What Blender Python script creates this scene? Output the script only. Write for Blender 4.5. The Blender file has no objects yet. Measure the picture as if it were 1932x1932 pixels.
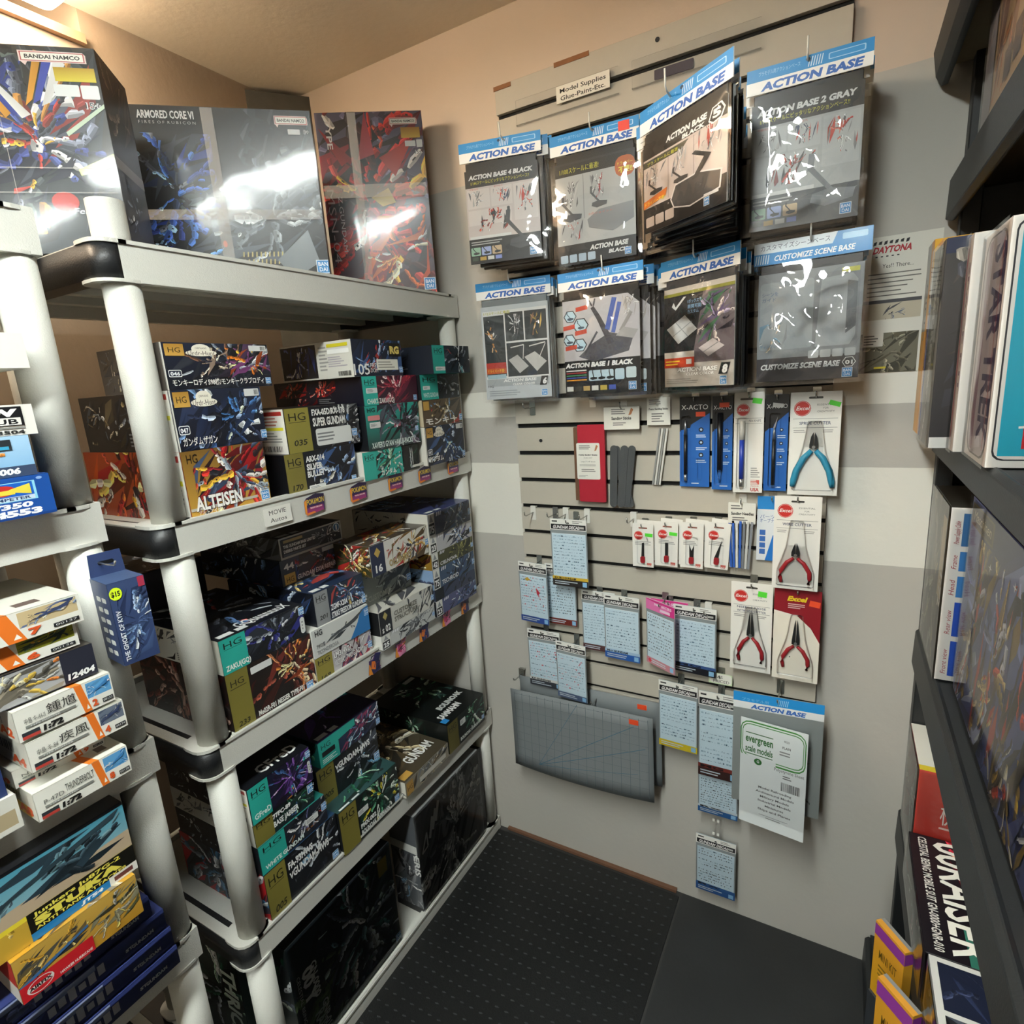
import bpy, bmesh, math, random
from mathutils import Matrix, Vector, noise

# ---------------------------------------------------------------- camera, world, lights
SC = bpy.context.scene
COL = SC.collection
cam = bpy.data.cameras.new('camera'); camo = bpy.data.objects.new('camera', cam); COL.objects.link(camo)
cam.sensor_width = 36.0; cam.lens = 1081.77 / 1932 * 36.0; cam.clip_start = 0.02
def cam_matrix(yaw, pitch, roll, loc):
    cy, sy, cp, sp = math.cos(yaw), math.sin(yaw), math.cos(pitch), math.sin(pitch)
    f = Vector((-sy * cp, cy * cp, -sp)); r = Vector((cy, sy, 0)); u = r.cross(f)
    cr, sr = math.cos(roll), math.sin(roll)
    r2 = cr * r + sr * u; u2 = -sr * r + cr * u
    m = Matrix((r2, u2, -f)).transposed().to_4x4(); m.translation = loc
    return m
camo.matrix_world = cam_matrix(math.radians(30.234), math.radians(12.70), math.radians(-3.876), Vector((0, 0, 1.55)))
SC.camera = camo
SC.view_settings.view_transform = 'Standard'; SC.view_settings.look = 'None'
SC.view_settings.exposure = 1.32; SC.view_settings.gamma = 1.0; SC.view_settings.use_curve_mapping = False
W = bpy.data.worlds.new('world'); SC.world = W; W.use_nodes = True
W.node_tree.nodes['Background'].inputs[0].default_value = (0.9, 0.95, 1.0, 1); W.node_tree.nodes['Background'].inputs[1].default_value = 0.02
LAMP_MAIN = 37.0      # emission of the aisle ceiling tube and the added fill tube (neutral)
LAMP_NICHE = 25.0     # emission of the warm wraparound lamp high on the left

SC.cycles.max_bounces = 7; SC.cycles.diffuse_bounces = 4; SC.cycles.glossy_bounces = 3; SC.cycles.transmission_bounces = 3; SC.cycles.transparent_max_bounces = 14
SC.cycles.caustics_reflective = False; SC.cycles.caustics_refractive = False

# ---------------------------------------------------------------- colour and materials
def lin(c): return c / 12.92 if c <= 0.04045 else ((c + 0.055) / 1.055) ** 2.4
def hx(s):
    s = s.lstrip('#'); return tuple(lin(int(s[i:i + 2], 16) / 255) for i in (0, 2, 4))
def nodes(name):
    m = bpy.data.materials.new(name); m.use_nodes = True; nt = m.node_tree
    return m, nt, nt.nodes, nt.links, nt.nodes['Principled BSDF']
def mat(name, col, rough=0.5, metal=0.0, var=0.06, scale=30, bump=0.0, bscale=80, spec=0.5, coat=0.0):
    m, nt, N, L, b = nodes(name); c = hx(col)
    tc = N.new('ShaderNodeTexCoord'); n = N.new('ShaderNodeTexNoise'); n.inputs['Scale'].default_value = scale; n.inputs['Detail'].default_value = 4
    L.new(tc.outputs['Object'], n.inputs['Vector'])
    mx = N.new('ShaderNodeMix'); mx.data_type = 'RGBA'
    mx.inputs['A'].default_value = (*[x * (1 - var) for x in c], 1); mx.inputs['B'].default_value = (*[min(1, x * (1 + var)) for x in c], 1)
    L.new(n.outputs['Fac'], mx.inputs['Factor']); L.new(mx.outputs['Result'], b.inputs['Base Color'])
    b.inputs['Roughness'].default_value = rough; b.inputs['Metallic'].default_value = metal
    b.inputs['Specular IOR Level'].default_value = spec; b.inputs['Coat Weight'].default_value = coat
    if bump:
        n2 = N.new('ShaderNodeTexNoise'); n2.inputs['Scale'].default_value = bscale; L.new(tc.outputs['Object'], n2.inputs['Vector'])
        bp = N.new('ShaderNodeBump'); bp.inputs['Strength'].default_value = bump; bp.inputs['Distance'].default_value = 0.002
        L.new(n2.outputs['Fac'], bp.inputs['Height']); L.new(bp.outputs['Normal'], b.inputs['Normal'])
    return m
def print_mat(name, rough, coat):
    m, nt, N, L, b = nodes(name)
    a = N.new('ShaderNodeAttribute'); a.attribute_name = 'Col'
    L.new(a.outputs['Color'], b.inputs['Base Color']); b.inputs['Roughness'].default_value = rough; b.inputs['Coat Weight'].default_value = coat; b.inputs['Coat Roughness'].default_value = 0.12
    return m
def plastic_mat(name, fac, rough, tint=(1, 1, 1), ior=1.45):
    m, nt, N, L, b = nodes(name); N.remove(b)
    out = N['Material Output']; t = N.new('ShaderNodeBsdfTransparent'); t.inputs[0].default_value = (*tint, 1)
    g = N.new('ShaderNodeBsdfGlossy'); g.inputs['Roughness'].default_value = rough
    lw = N.new('ShaderNodeFresnel'); lw.inputs['IOR'].default_value = ior
    mm = N.new('ShaderNodeMath'); mm.operation = 'MULTIPLY_ADD'; mm.inputs[1].default_value = 1.0; mm.inputs[2].default_value = fac; mm.use_clamp = True
    L.new(lw.outputs[0], mm.inputs[0]); mx = N.new('ShaderNodeMixShader'); L.new(mm.outputs[0], mx.inputs[0]); L.new(t.outputs[0], mx.inputs[1]); L.new(g.outputs[0], mx.inputs[2]); L.new(mx.outputs[0], out.inputs[0])
    return m
def seam_mat():                                  # milky overlap of clear wrap
    m, nt, N, L, b = nodes('wrap_seam'); N.remove(b); out = N['Material Output']
    t = N.new('ShaderNodeBsdfTransparent'); d = N.new('ShaderNodeBsdfDiffuse'); d.inputs[0].default_value = (.8, .8, .8, 1); n = N.new('ShaderNodeTexNoise'); n.inputs['Scale'].default_value = 20
    mr = N.new('ShaderNodeMapRange'); mr.inputs[3].default_value = .08; mr.inputs[4].default_value = .24; L.new(n.outputs['Fac'], mr.inputs[0])
    mx = N.new('ShaderNodeMixShader'); L.new(mr.outputs[0], mx.inputs[0]); L.new(t.outputs[0], mx.inputs[1]); L.new(d.outputs[0], mx.inputs[2]); L.new(mx.outputs[0], out.inputs[0]); return m
def emit_mat(name, col, s):
    m, nt, N, L, b = nodes(name); b.inputs['Base Color'].default_value = (*col, 1); b.inputs['Emission Color'].default_value = (*col, 1); b.inputs['Emission Strength'].default_value = s
    return m
M = dict(
    shelf=mat('grey_shelf_plastic', '#cdccc4', 0.5, var=0.03, scale=200, bump=0.25, bscale=500),
    black=mat('black_plastic', '#1d1e20', 0.42, var=0.1, bump=0.2, bscale=400),
    rack=mat('black_painted_steel', '#202223', 0.5, var=0.1, bump=0.1, bscale=300),
    slat=mat('slat_board', '#bab3a5', 0.55, var=0.03, scale=60), groove=mat('slot_shadow_black', '#0d0d0d', 0.8),
    wood=mat('raw_pine', '#8a5a35', 0.7, var=0.25, scale=40), trimwood=mat('painted_trim', '#a9866a', 0.6, var=0.1),
    chrome=mat('steel_wire', '#b9b9b4', 0.25, metal=0.9), whitemetal=mat('white_enamel', '#dcdad2', 0.4),
    card=mat('white_card', '#e9e7de', 0.6, var=0.02), board=mat('brown_board', '#6b5038', 0.8),
    dark=mat('black_runner_plastic', '#161719', 0.35, var=0.2), greyfoam=mat('grey_sanding_paper', '#4d4f50', 0.9, bump=0.4, bscale=900),
    redp=mat('red_rubber_grip', '#9e1f27', 0.45), bluep=mat('cyan_rubber_grip', '#2f8fb0', 0.45), steel=mat('dark_steel', '#3c3d3d', 0.35, metal=0.7),
    alu=mat('aluminium', '#b4b6b6', 0.3, metal=0.9), bluepen=mat('blue_pen_body', '#2740a8', 0.3), blackpen=mat('black_pen_body', '#15161a', 0.3),
    mat=mat('grey_cutting_mat', '#74797b', 0.6, var=0.05, scale=20), beige=mat('raw_board', '#8f8062', 0.8),
    film=plastic_mat('shrink_wrap', 0.0, 0.085, ior=1.33), bag=plastic_mat('clear_bag', 0.03, 0.04), thin=plastic_mat('thin_clear_bag', 0.0, 0.06, ior=1.2), seam=seam_mat(), blister=plastic_mat('clear_blister', 0.0, 0.06, ior=1.22),
    pr=print_mat('printed_card', 0.38, 0.15), prg=print_mat('printed_gloss', 0.32, 0.12), paper=print_mat('printed_paper', 0.7, 0.0),
    lamp=emit_mat('tube_diffuser', (0.93, 1.0, 0.97), LAMP_MAIN), warm=emit_mat('warm_diffuser', (1.0, 0.84, 0.63), LAMP_NICHE),
)
_bm = {}
def cm(col, rough=0.45):
    k = (col, rough)
    if k not in _bm: _bm[k] = mat('box_card_' + col.lstrip('#'), col, rough, var=0.05)
    return _bm[k]

# ---------------------------------------------------------------- object helpers
def link(name, me, m=None, parent=None):
    o = bpy.data.objects.new(name, me); COL.objects.link(o)
    if m is not None: me.materials.append(m)
    if parent is not None: o.parent = parent
    return o
def tag(o, label, cat, group=None, kind=None):
    o['label'] = label
    if cat: o['category'] = cat
    if group: o['group'] = group
    if kind: o['kind'] = kind
    return o
def empty(name, loc, rz=0):
    o = bpy.data.objects.new(name, None); COL.objects.link(o); o.location = loc; o.rotation_euler[2] = math.radians(rz); o.empty_display_size = 0.02
    return o
def copy_tree(o, parent=None):
    c = o.copy(); COL.objects.link(c); c.parent = parent
    for ch in list(o.children): copy_tree(ch, c)
    return c
class MB:
    def __init__(s): s.v = []; s.f = []; s.smooth = set()
    def box(s, x0, y0, z0, x1, y1, z1):
        b = len(s.v); s.v += [(x0, y0, z0), (x1, y0, z0), (x1, y1, z0), (x0, y1, z0), (x0, y0, z1), (x1, y0, z1), (x1, y1, z1), (x0, y1, z1)]
        s.f += [tuple(b + i for i in q) for q in ((3, 2, 1, 0), (4, 5, 6, 7), (0, 1, 5, 4), (1, 2, 6, 5), (2, 3, 7, 6), (3, 0, 4, 7))]; return s
    def prism(s, pts, a, b, axis='z', smooth=False):   # outline extruded from a to b along axis
        n = len(pts); k = len(s.v)
        def P(p, t): return (p[0], p[1], t) if axis == 'z' else ((p[0], t, p[1]) if axis == 'y' else (t, p[0], p[1]))
        s.v += [P(p, a) for p in pts] + [P(p, b) for p in pts]
        s.f.append(tuple(range(k + n - 1, k - 1, -1))); s.f.append(tuple(range(k + n, k + 2 * n)))
        for i in range(n):
            j = (i + 1) % n
            if smooth: s.smooth.add(len(s.f))
            s.f.append((k + i, k + j, k + n + j, k + n + i))
        return s
    def tube(s, pts, r, n=10, cap=True):
        P = [Vector(p) for p in pts]; k0 = len(s.v); rs = r if isinstance(r, (list, tuple)) else [r] * len(P)
        for i, p in enumerate(P):
            t = (P[min(i + 1, len(P) - 1)] - P[max(i - 1, 0)]).normalized()
            a = t.cross(Vector((0, 0, 1)));  a = t.cross(Vector((1, 0, 0))) if a.length < 0.1 else a
            a.normalize(); b = t.cross(a)
            for j in range(n):
                th = 2 * math.pi * j / n; s.v.append(tuple(p + (a * math.cos(th) + b * math.sin(th)) * rs[i]))
        for i in range(len(P) - 1):
            for j in range(n):
                s.smooth.add(len(s.f)); s.f.append((k0 + i * n + j, k0 + i * n + (j + 1) % n, k0 + (i + 1) * n + (j + 1) % n, k0 + (i + 1) * n + j))
        if cap: s.f.append(tuple(range(k0 + n - 1, k0 - 1, -1))); e = k0 + (len(P) - 1) * n; s.f.append(tuple(range(e, e + n)))
        return s
    def mesh(s, name, bevel=0):
        me = bpy.data.meshes.new(name); me.from_pydata(s.v, [], s.f)
        for i in s.smooth: me.polygons[i].use_smooth = True
        bm = bmesh.new(); bm.from_mesh(me)
        bmesh.ops.recalc_face_normals(bm, faces=bm.faces)
        if bevel: bmesh.ops.bevel(bm, geom=bm.edges[:], offset=bevel, segments=1, affect='EDGES')
        bm.to_mesh(me); bm.free(); return me
    def build(s, name, m, parent=None, bevel=0): return link(name, s.mesh(name, bevel), m, parent)
def rrect(x0, y0, x1, y1, r, n=5):
    o = []
    for cx, cy, a in ((x1 - r, y0 + r, -90), (x1 - r, y1 - r, 0), (x0 + r, y1 - r, 90), (x0 + r, y0 + r, 180)):
        for i in range(n + 1): t = math.radians(a + 90 * i / n); o.append((cx + r * math.cos(t), cy + r * math.sin(t)))
    return o

# ---------------------------------------------------------------- flat print (vertex-coloured polygons and lettering)
_tc = {}
_tcu = bpy.data.curves.new('lettering', 'FONT'); _tcu.resolution_u = 2; _tob = bpy.data.objects.new('lettering', _tcu)
def glyphs(s, bold):
    k = (s, bold)
    if k not in _tc:
        _tcu.body = s; _tcu.size = 1.0; _tcu.offset = bold
        me = bpy.data.meshes.new_from_object(_tob)
        vs = [(v.co.x, v.co.y) for v in me.vertices]; fs = [tuple(p.vertices) for p in me.polygons]
        bpy.data.meshes.remove(me)
        x0 = min((v[0] for v in vs), default=0); x1 = max((v[0] for v in vs), default=1)
        _tc[k] = ([(v[0] - x0, v[1]) for v in vs], fs, max(x1 - x0, 1e-3))
    return _tc[k]
def clip(poly, u1, v1):
    for ax, lim, sg in ((0, 0, 1), (0, u1, -1), (1, 0, 1), (1, v1, -1)):
        out = []
        for i in range(len(poly)):
            a, b = poly[i - 1], poly[i]; da = (a[ax] - lim) * sg; db = (b[ax] - lim) * sg
            if (da < 0) != (db < 0):
                t = da / (da - db); out.append(tuple(a[q] + (b[q] - a[q]) * t for q in range(len(a))))
            if db >= 0: out.append(b)
        poly = out
        if len(poly) < 3: return []
    return poly
class Pr:
    """print on one face; u right, v up, both 0..1 of the face"""
    def __init__(s, w, h, seed=0): s.w = w; s.h = h; s.v = []; s.f = []; s.c = []; s.z = 0.0004; s.R = random.Random(seed)
    def _c(s, c): return hx(c) if isinstance(c, str) else c
    def poly(s, pts, c, jit=0.0, grad=None):
        s.z += 0.000012; c = s._c(c); P = clip([(p[0], p[1]) for p in pts], 1, 1)
        if not P: return s
        k = len(s.v); g = s._c(grad) if grad else None
        vs = [p[1] for p in P]; lo, hi = min(vs), max(vs)
        for p in P:
            cc = c
            if g: t = (p[1] - lo) / max(hi - lo, 1e-6); cc = tuple(c[i] * (1 - t) + g[i] * t for i in range(3))
            if jit: q = 1 + s.R.uniform(-jit, jit); cc = tuple(min(1, x * q) for x in cc)
            s.v.append((p[0] * s.w, p[1] * s.h, s.z)); s.c.append(cc)
        s.f.append(tuple(range(k, k + len(P)))); return s
    def rect(s, u0, v0, u1, v1, c, grad=None, jit=0): return s.poly([(u0, v0), (u1, v0), (u1, v1), (u0, v1)], c, jit, grad)
    def rr(s, u0, v0, u1, v1, c, r=0.2):
        rv = r * (v1 - v0); ru = rv * s.h / s.w
        pts = []
        for cx, cy, a in ((u1 - ru, v0 + rv, -90), (u1 - ru, v1 - rv, 0), (u0 + ru, v1 - rv, 90), (u0 + ru, v0 + rv, 180)):
            for i in range(4): t = math.radians(a + 30 * i); pts.append((cx + ru * math.cos(t), cy + rv * math.sin(t)))
        return s.poly(pts, c)
    def ell(s, u, v, ru, rv, c, jit=0, n=16, rot=0):
        return s.poly([(u + ru * math.cos(2 * math.pi * i / n), v + rv * math.sin(2 * math.pi * i / n)) for i in range(n)], c, jit)
    def line(s, u0, v0, u1, v1, t, c):
        dx, dy = (u1 - u0) * s.w, (v1 - v0) * s.h; L = math.hypot(dx, dy) or 1; nx, ny = -dy / L * t / 2, dx / L * t / 2
        a, b = nx / s.w, ny / s.h
        return s.poly([(u0 + a, v0 + b), (u0 - a, v0 - b), (u1 - a, v1 - b), (u1 + a, v1 + b)], c)
    def text(s, t, u, v, h, c, w=None, al='L', rot=0, shear=0, bold=0.0, ol=None):
        """h = capital height as part of face height; w = total width as part of face width (stretches)"""
        if ol: s.text(t, u, v, h, ol, w, al, rot, shear, bold + 0.05)
        s.z += 0.00003; c = s._c(c)
        if w is not None and bold > 0:              # squeezed lettering gets thinner strokes so counters stay open
            b0 = glyphs(t, 0.0)[2]; ratio = (w * s.w / b0) / (h * s.h / .72) if rot % 180 == 0 else (w * s.h / b0) / (h * s.w / .72); bold = round(bold * min(1, max(.25, ratio)), 3)
        vs, fs, bw = glyphs(t, bold)
        sc = h * s.h / 0.72; sx = sc if w is None else (w * (s.w if rot % 180 == 0 else s.h)) / bw
        if rot % 180: sc = h * s.w / 0.72; sx = sc if w is None else w * s.h / bw
        off = {'L': 0, 'C': -bw * sx / 2, 'R': -bw * sx}[al]; ca, sa = math.cos(math.radians(rot)), math.sin(math.radians(rot)); k = len(s.v)
        for x, y in vs:
            px, py = x * sx + off + shear * y * sc, y * sc
            s.v.append((u * s.w + px * ca - py * sa, v * s.h + px * sa + py * ca, s.z)); s.c.append(c)
        s.f += [tuple(k + i for i in f) for f in fs]; return s
    def bars(s, u0, v0, u1, v1, n, c, fill=0.45):
        for i in range(n):
            v = v1 - (i + 0.5) * (v1 - v0) / n; hh = (v1 - v0) / n * fill / 2
            s.rect(u0, v - hh, u0 + (u1 - u0) * s.R.uniform(0.6, 1.0), v + hh, c)
        return s
    def barcode(s, u0, v0, u1, v1, c='#1a1a1a'):
        u = u0
        while u < u1: w = (u1 - u0) * s.R.choice((0.012, 0.02, 0.035)); s.rect(u, v0, min(u + w, u1), v1, c); u += w + (u1 - u0) * s.R.choice((0.015, 0.03))
        return s
    def art(s, u0, v0, u1, v1, pal, n=50, ang=None, spread=0.36, cx=0.5, cy=0.5, size=1.0):
        """painted machine-like picture: soft background slashes, then chains of shaded plates reaching out from a centre"""
        R = s.R; W_, H_ = (u1 - u0) * s.w, (v1 - v0) * s.h; S = (W_ * H_) ** .5 * size; n = int(n * 1.5)
        lum = lambda c: sum(s._c(c)); P = sorted(pal, key=lum); dk = P[:max(2, len(P) // 2)]
        def put(pts, c, jit=.12, grad=None):
            s.poly([(min(max(x / s.w, u0), u1), min(max(y / s.h, v0), v1)) for x, y in pts], c, jit, grad)
        ox, oy = u0 * s.w, v0 * s.h
        for i in range(max(3, n // 7)):              # background slashes
            x, y = ox + R.random() * W_, oy + R.random() * H_; th = (R.uniform(.2, 1.2) if ang is None else math.radians(ang) + R.gauss(0, .2)); L = S * R.uniform(.25, .6); B = L * R.uniform(.08, .25); c_, s_ = math.cos(th), math.sin(th)
            put([(x - L * c_, y - L * s_), (x + B * s_, y - B * c_), (x + L * c_, y + L * s_), (x - B * s_ * .6, y + B * c_ * .6)], R.choice(dk), .3)
        mx, my = ox + W_ * cx, oy + H_ * cy; k = 0
        while k < n:                                 # limbs of plates
            th = R.uniform(0, 2 * math.pi) if ang is None else math.radians(ang + R.choice((0, 180))) + R.gauss(0, .5)
            d = abs(R.gauss(0, spread)); x, y = mx + math.cos(th) * d * W_ * .8, my + math.sin(th) * d * H_ * .8
            c1, c2 = R.choice(pal), R.choice(pal); B = S * R.uniform(.012, .045)
            for j in range(R.randint(2, 5)):
                L = S * R.uniform(.05, .19) * R.uniform(.6, 1); t0, t1 = R.uniform(.6, 1.2), R.uniform(.5, 1.1); ca, sa = math.cos(th), math.sin(th)
                q = lambda a, b: (x + a * L * ca - b * B * sa, y + a * L * sa + b * B * ca)
                col = c1 if R.random() < .65 else c2; c = tuple(min(1, v * 1.25 + .004) for v in s._c(col))
                put([q(0, -t0), q(.5, -t0 * 1.15), q(1, -t1), q(1.05, 0), q(1, t1), q(.4, t0 * 1.1), q(-.05, 0)], c, .18)
                put([q(0, -t0), q(.5, -t0 * 1.15), q(1, -t1), q(.9, -t1 * .2), q(.1, -t0 * .15)], tuple(v * .45 for v in c), .2)
                put([q(.15, t0 * .55), q(.85, t1 * .6), q(.8, t1 * .85), q(.3, t0 * .9)], tuple(min(1, v * 1.5 + .03) for v in c), .1)
                if R.random() < .35: put([q(.35, -.2), q(.6, -.25), q(.6, .2), q(.38, .25)], P[0], .1)
                x, y = x + ca * L * 1.02, y + sa * L * 1.02; th += R.gauss(0, .38); k += 1
        return s
    def logo(s, u, v, h):                      # small blue square maker's mark
        w = h * s.h / s.w
        s.rect(u, v, u + w, v + h, '#dfe9f2'); s.rect(u + w * .06, v + h * .06, u + w * .94, v + h * .94, '#2f86c8')
        s.text('BAN', u + w * .5, v + h * .55, h * .3, '#eef4fa', w * .72, 'C', bold=.02); s.text('DAI', u + w * .5, v + h * .16, h * .3, '#eef4fa', w * .6, 'C', bold=.02); return s
    def build(s, name, m, parent, face, d, flat=True):
        w, h = s.w, s.h
        T = {'F': lambda x, y, z: (x, -z, y), 'L': lambda x, y, z: (-z, w - x, y), 'R': lambda x, y, z: (d + z, x, y), 'T': lambda x, y, z: (x, y, d + z), 'B': lambda x, y, z: (w - x, d + z, y)}[face]
        lv = sorted({p[2] for p in s.v}); st = max(.9e-6, min(12e-6, .001 / max(len(lv), 1))); rk = {z_: .0004 + i * st for i, z_ in enumerate(lv)}   # paper-thin ink layers
        if flat: s.v = [(p[0], p[1], rk[p[2]]) for p in s.v]
        me = bpy.data.meshes.new(name); me.from_pydata([T(*p) for p in s.v], [], s.f)
        a = me.color_attributes.new('Col', 'FLOAT_COLOR', 'POINT')
        a.data.foreach_set('color', [x for c in s.c for x in (*c, 1.0)])
        return link(name, me, m, parent)
def film_mesh(name, w, h, amp, seed, nx=18, ny=22, y=0.0, sc=14.0, edge=1.0):
    v, f = [], []
    for j in range(ny + 1):
        for i in range(nx + 1):
            u, t = i / nx, j / ny; e = min(1, 5 * min(u, 1 - u, t, 1 - t) + (1 - edge))
            n = noise.fractal(Vector((u * w * sc + seed * 7.3, t * h * sc, seed * 1.7)), 1.0, 2.0, 3) + 0.5 * noise.noise(Vector((u * w * sc * 0.4 + seed, t * h * sc * 0.4, 3.1)))
            v.append((u * w, y - abs(amp * (0.8 + n)) * e, t * h))
    for j in range(ny):
        for i in range(nx): a = j * (nx + 1) + i; f.append((a, a + 1, a + nx + 2, a + nx + 1))
    me = bpy.data.meshes.new(name); me.from_pydata(v, [], f)
    for p in me.polygons: p.use_smooth = True
    return me
_seed = [100]
def nseed(): _seed[0] += 1; return _seed[0]
_boxm = {}
def carton(name, label, cat, loc, rz, w, d, h, body, F=None, L=None, T=None, R=None, film=False, group=None, m='pr', tilt=None, bevel=0.0012):
    """cardboard carton: body mesh with its printed faces as children. local x right, y back, z up, origin front-left-bottom"""
    o = MB().box(0, 0, 0, w, d, h).build(name, cm(body), None, bevel)
    o.location = loc; o.rotation_euler[2] = math.radians(rz)
    if tilt: o.rotation_euler[0] = math.radians(tilt)
    tag(o, label, cat, group)
    for face, fn, fw, fh, dd in (('F', F, w, h, 0), ('L', L, d, h, 0), ('T', T, w, d, h), ('R', R, d, h, w)):
        if fn:
            p = Pr(fw, fh, nseed()); fn(p); p.build({'F': 'front_print', 'L': 'side_print', 'T': 'top_print', 'R': 'side_print'}[face], M[m], o, face, dd)
    if film:
        fo = link('shrink_wrap', film_mesh('shrink_wrap', w + .004, h + .004, 0.0012, nseed(), 16, 18, -0.0035, 9.0), M['film'], o); fo.location = (-.002, 0, -.002)
    return o

# ---------------------------------------------------------------- room shell
YB, XL, ZC = 1.469, -1.59, 2.46
def wall_paint(name, stops, wob=0.004):
    m, nt, N, L, b = nodes(name)
    tc = N.new('ShaderNodeTexCoord'); sp = N.new('ShaderNodeSeparateXYZ'); L.new(tc.outputs['Object'], sp.inputs[0])
    n = N.new('ShaderNodeTexNoise'); n.inputs['Scale'].default_value = 14; n.inputs['Detail'].default_value = 5; L.new(tc.outputs['Object'], n.inputs['Vector'])
    a = N.new('ShaderNodeMath'); a.operation = 'MULTIPLY_ADD'; a.inputs[1].default_value = wob; L.new(n.outputs['Fac'], a.inputs[0]); L.new(sp.outputs['Z'], a.inputs[2])
    d = N.new('ShaderNodeMath'); d.operation = 'DIVIDE'; d.inputs[1].default_value = 2.7; L.new(a.outputs[0], d.inputs[0])
    cr = N.new('ShaderNodeValToRGB'); cr.color_ramp.interpolation = 'CONSTANT'; e = cr.color_ramp.elements
    while len(e) > 1: e.remove(e[-1])
    for i, (z, c) in enumerate(stops):
        q = e[0] if i == 0 else e.new(z / 2.7)
        q.position = z / 2.7; q.color = (*hx(c), 1)
    L.new(d.outputs[0], cr.inputs[0])
    n2 = N.new('ShaderNodeTexNoise'); n2.inputs['Scale'].default_value = 3.0; n2.inputs['Detail'].default_value = 6; L.new(tc.outputs['Object'], n2.inputs['Vector'])
    mr = N.new('ShaderNodeMapRange'); mr.inputs[3].default_value = 0.93; mr.inputs[4].default_value = 1.06; L.new(n2.outputs['Fac'], mr.inputs[0])
    mx = N.new('ShaderNodeVectorMath'); mx.operation = 'SCALE'; L.new(cr.outputs[0], mx.inputs[0]); L.new(mr.outputs[0], mx.inputs['Scale']); L.new(mx.outputs[0], b.inputs['Base Color'])
    n3 = N.new('ShaderNodeTexNoise'); n3.inputs['Scale'].default_value = 55; n3.inputs['Detail'].default_value = 8; L.new(tc.outputs['Object'], n3.inputs['Vector'])
    bp = N.new('ShaderNodeBump'); bp.inputs['Strength'].default_value = 0.22; bp.inputs['Distance'].default_value = 0.004; L.new(n3.outputs['Fac'], bp.inputs['Height']); L.new(bp.outputs[0], b.inputs['Normal'])
    b.inputs['Roughness'].default_value = 0.7
    return m
WG, WW, WBG = '#b6b2aa', '#e0ddd3', '#cdbba9'
back_m = wall_paint('back_wall_paint', [(0, WG), (1.096, WW), (1.315, WG), (1.455, WW), (1.523, WG), (2.083, WBG)])
tan_m = wall_paint('tan_wall_paint', [(0, '#9c8b79')]); ceil_m = wall_paint('tan_ceiling_paint', [(0, '#e8dcc8')])
def struct(name, mb, m, label):
    o = mb.build(name, m); o['kind'] = 'structure'; o['label'] = label; return o
struct('wall_back', MB().box(-2.0, YB, 0, 0.82, YB + .1, 2.62), back_m, 'grey back wall with two white painted stripes')
wl = MB().box(XL - .4, -3.0, 0, XL, YB, 2.39); wl.box(XL - .4, .885, 2.39, XL, YB, 2.6)
struct('wall_left', wl, tan_m, 'tan painted left wall behind the shelving')
struct('wall_niche', MB().box(XL - .46, -3.0, 2.39, XL - .4, YB, 2.66), tan_m, 'back of the lamp recess above the left wall')
struct('wall_right', MB().box(0.72, -3.0, 0, 0.82, YB, 2.62), back_m, 'grey wall behind the black shelving')
struct('wall_front', MB().box(-2.05, -3.1, 0, .82, -3.0, 2.66), tan_m, 'tan wall behind the viewer')
ce = MB().box(XL, -3.0, ZC, .82, YB, ZC + .12)
struct('ceiling', ce, ceil_m, 'tan painted ceiling')
struct('ceiling_niche', MB().box(XL - .46, -3.0, 2.6, XL, YB, 2.66), ceil_m, 'ceiling of the lamp recess')
struct('floor', MB().box(-2.05, -3.1, -.1, .82, YB + .1, 0), mat('dark_concrete', '#3a3836', 0.8, var=0.15), 'dark concrete floor under the mats')
struct('trim_1', MB().box(XL - .01, -3.0, 2.383, XL + .016, .885, 2.403), M['trimwood'], 'wooden strip along the top of the left wall')
struct('trim_2', MB().prism([(-.955, 1.4685), (-.362, 1.4685), (-.362, 1.4545), (-.955, 1.4575)], .0055, .0135), mat('scuffed_brown_wood', '#6b4a36', .7, var=.2), 'raw wooden strip at the foot of the back wall')
struct('trim_3', MB().prism([(XL, 1.325), (-1.478, YB), (XL, YB)], 0, ZC - .012), mat('dark_grey_patch', '#55524a', 0.8, var=0.2), 'dark grey boxed pipe in the room corner')
# rubber mats
rubber = mat('black_rubber', '#151616', 0.45, var=0.25, scale=8, bump=0.35, bscale=250)
rubber2 = mat('worn_black_rubber', '#262727', 0.62, var=0.3, scale=6, bump=0.3, bscale=120)
m1 = MB().box(-.985, -2.6, 0.0005, -.352, 1.447, .006).build('rubber_mat', rubber); tag(m1, 'black rubber floor mat with rows of raised dashes beside the grey shelving', 'floor mat')
m2 = MB().box(-.345, -2.6, 0.0005, .14, 1.462, .0045).build('rubber_mat', rubber2); tag(m2, 'smooth worn black rubber floor mat along the foot of the black shelving', 'floor mat')
bd = MB()
for j in range(44):
    for i in range(22):
        x = -.97 + i * .0285; y = 1.425 - j * .031
        c = [(x + .0062, y + .001), (x + .0025, y + .0022), (x - .0062, y - .0006), (x - .0025, y - .002)]
        k = len(bd.v); bd.v += [(p[0], p[1], .006) for p in c] + [(x + (p[0] - x) * .55, y + (p[1] - y) * .55, .0095) for p in c]
        bd.f += [(k + 4, k + 5, k + 6, k + 7)] + [(k + q, k + (q + 1) % 4, k + 4 + (q + 1) % 4, k + 4 + q) for q in range(4)]
b_ = bd.build('tread_dash', mat('rubber_tread_glint', '#3d3f40', 0.28), m1); b_['kind'] = 'stuff'  # dashes lighter than the mat: lamp glints put into their colour
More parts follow.
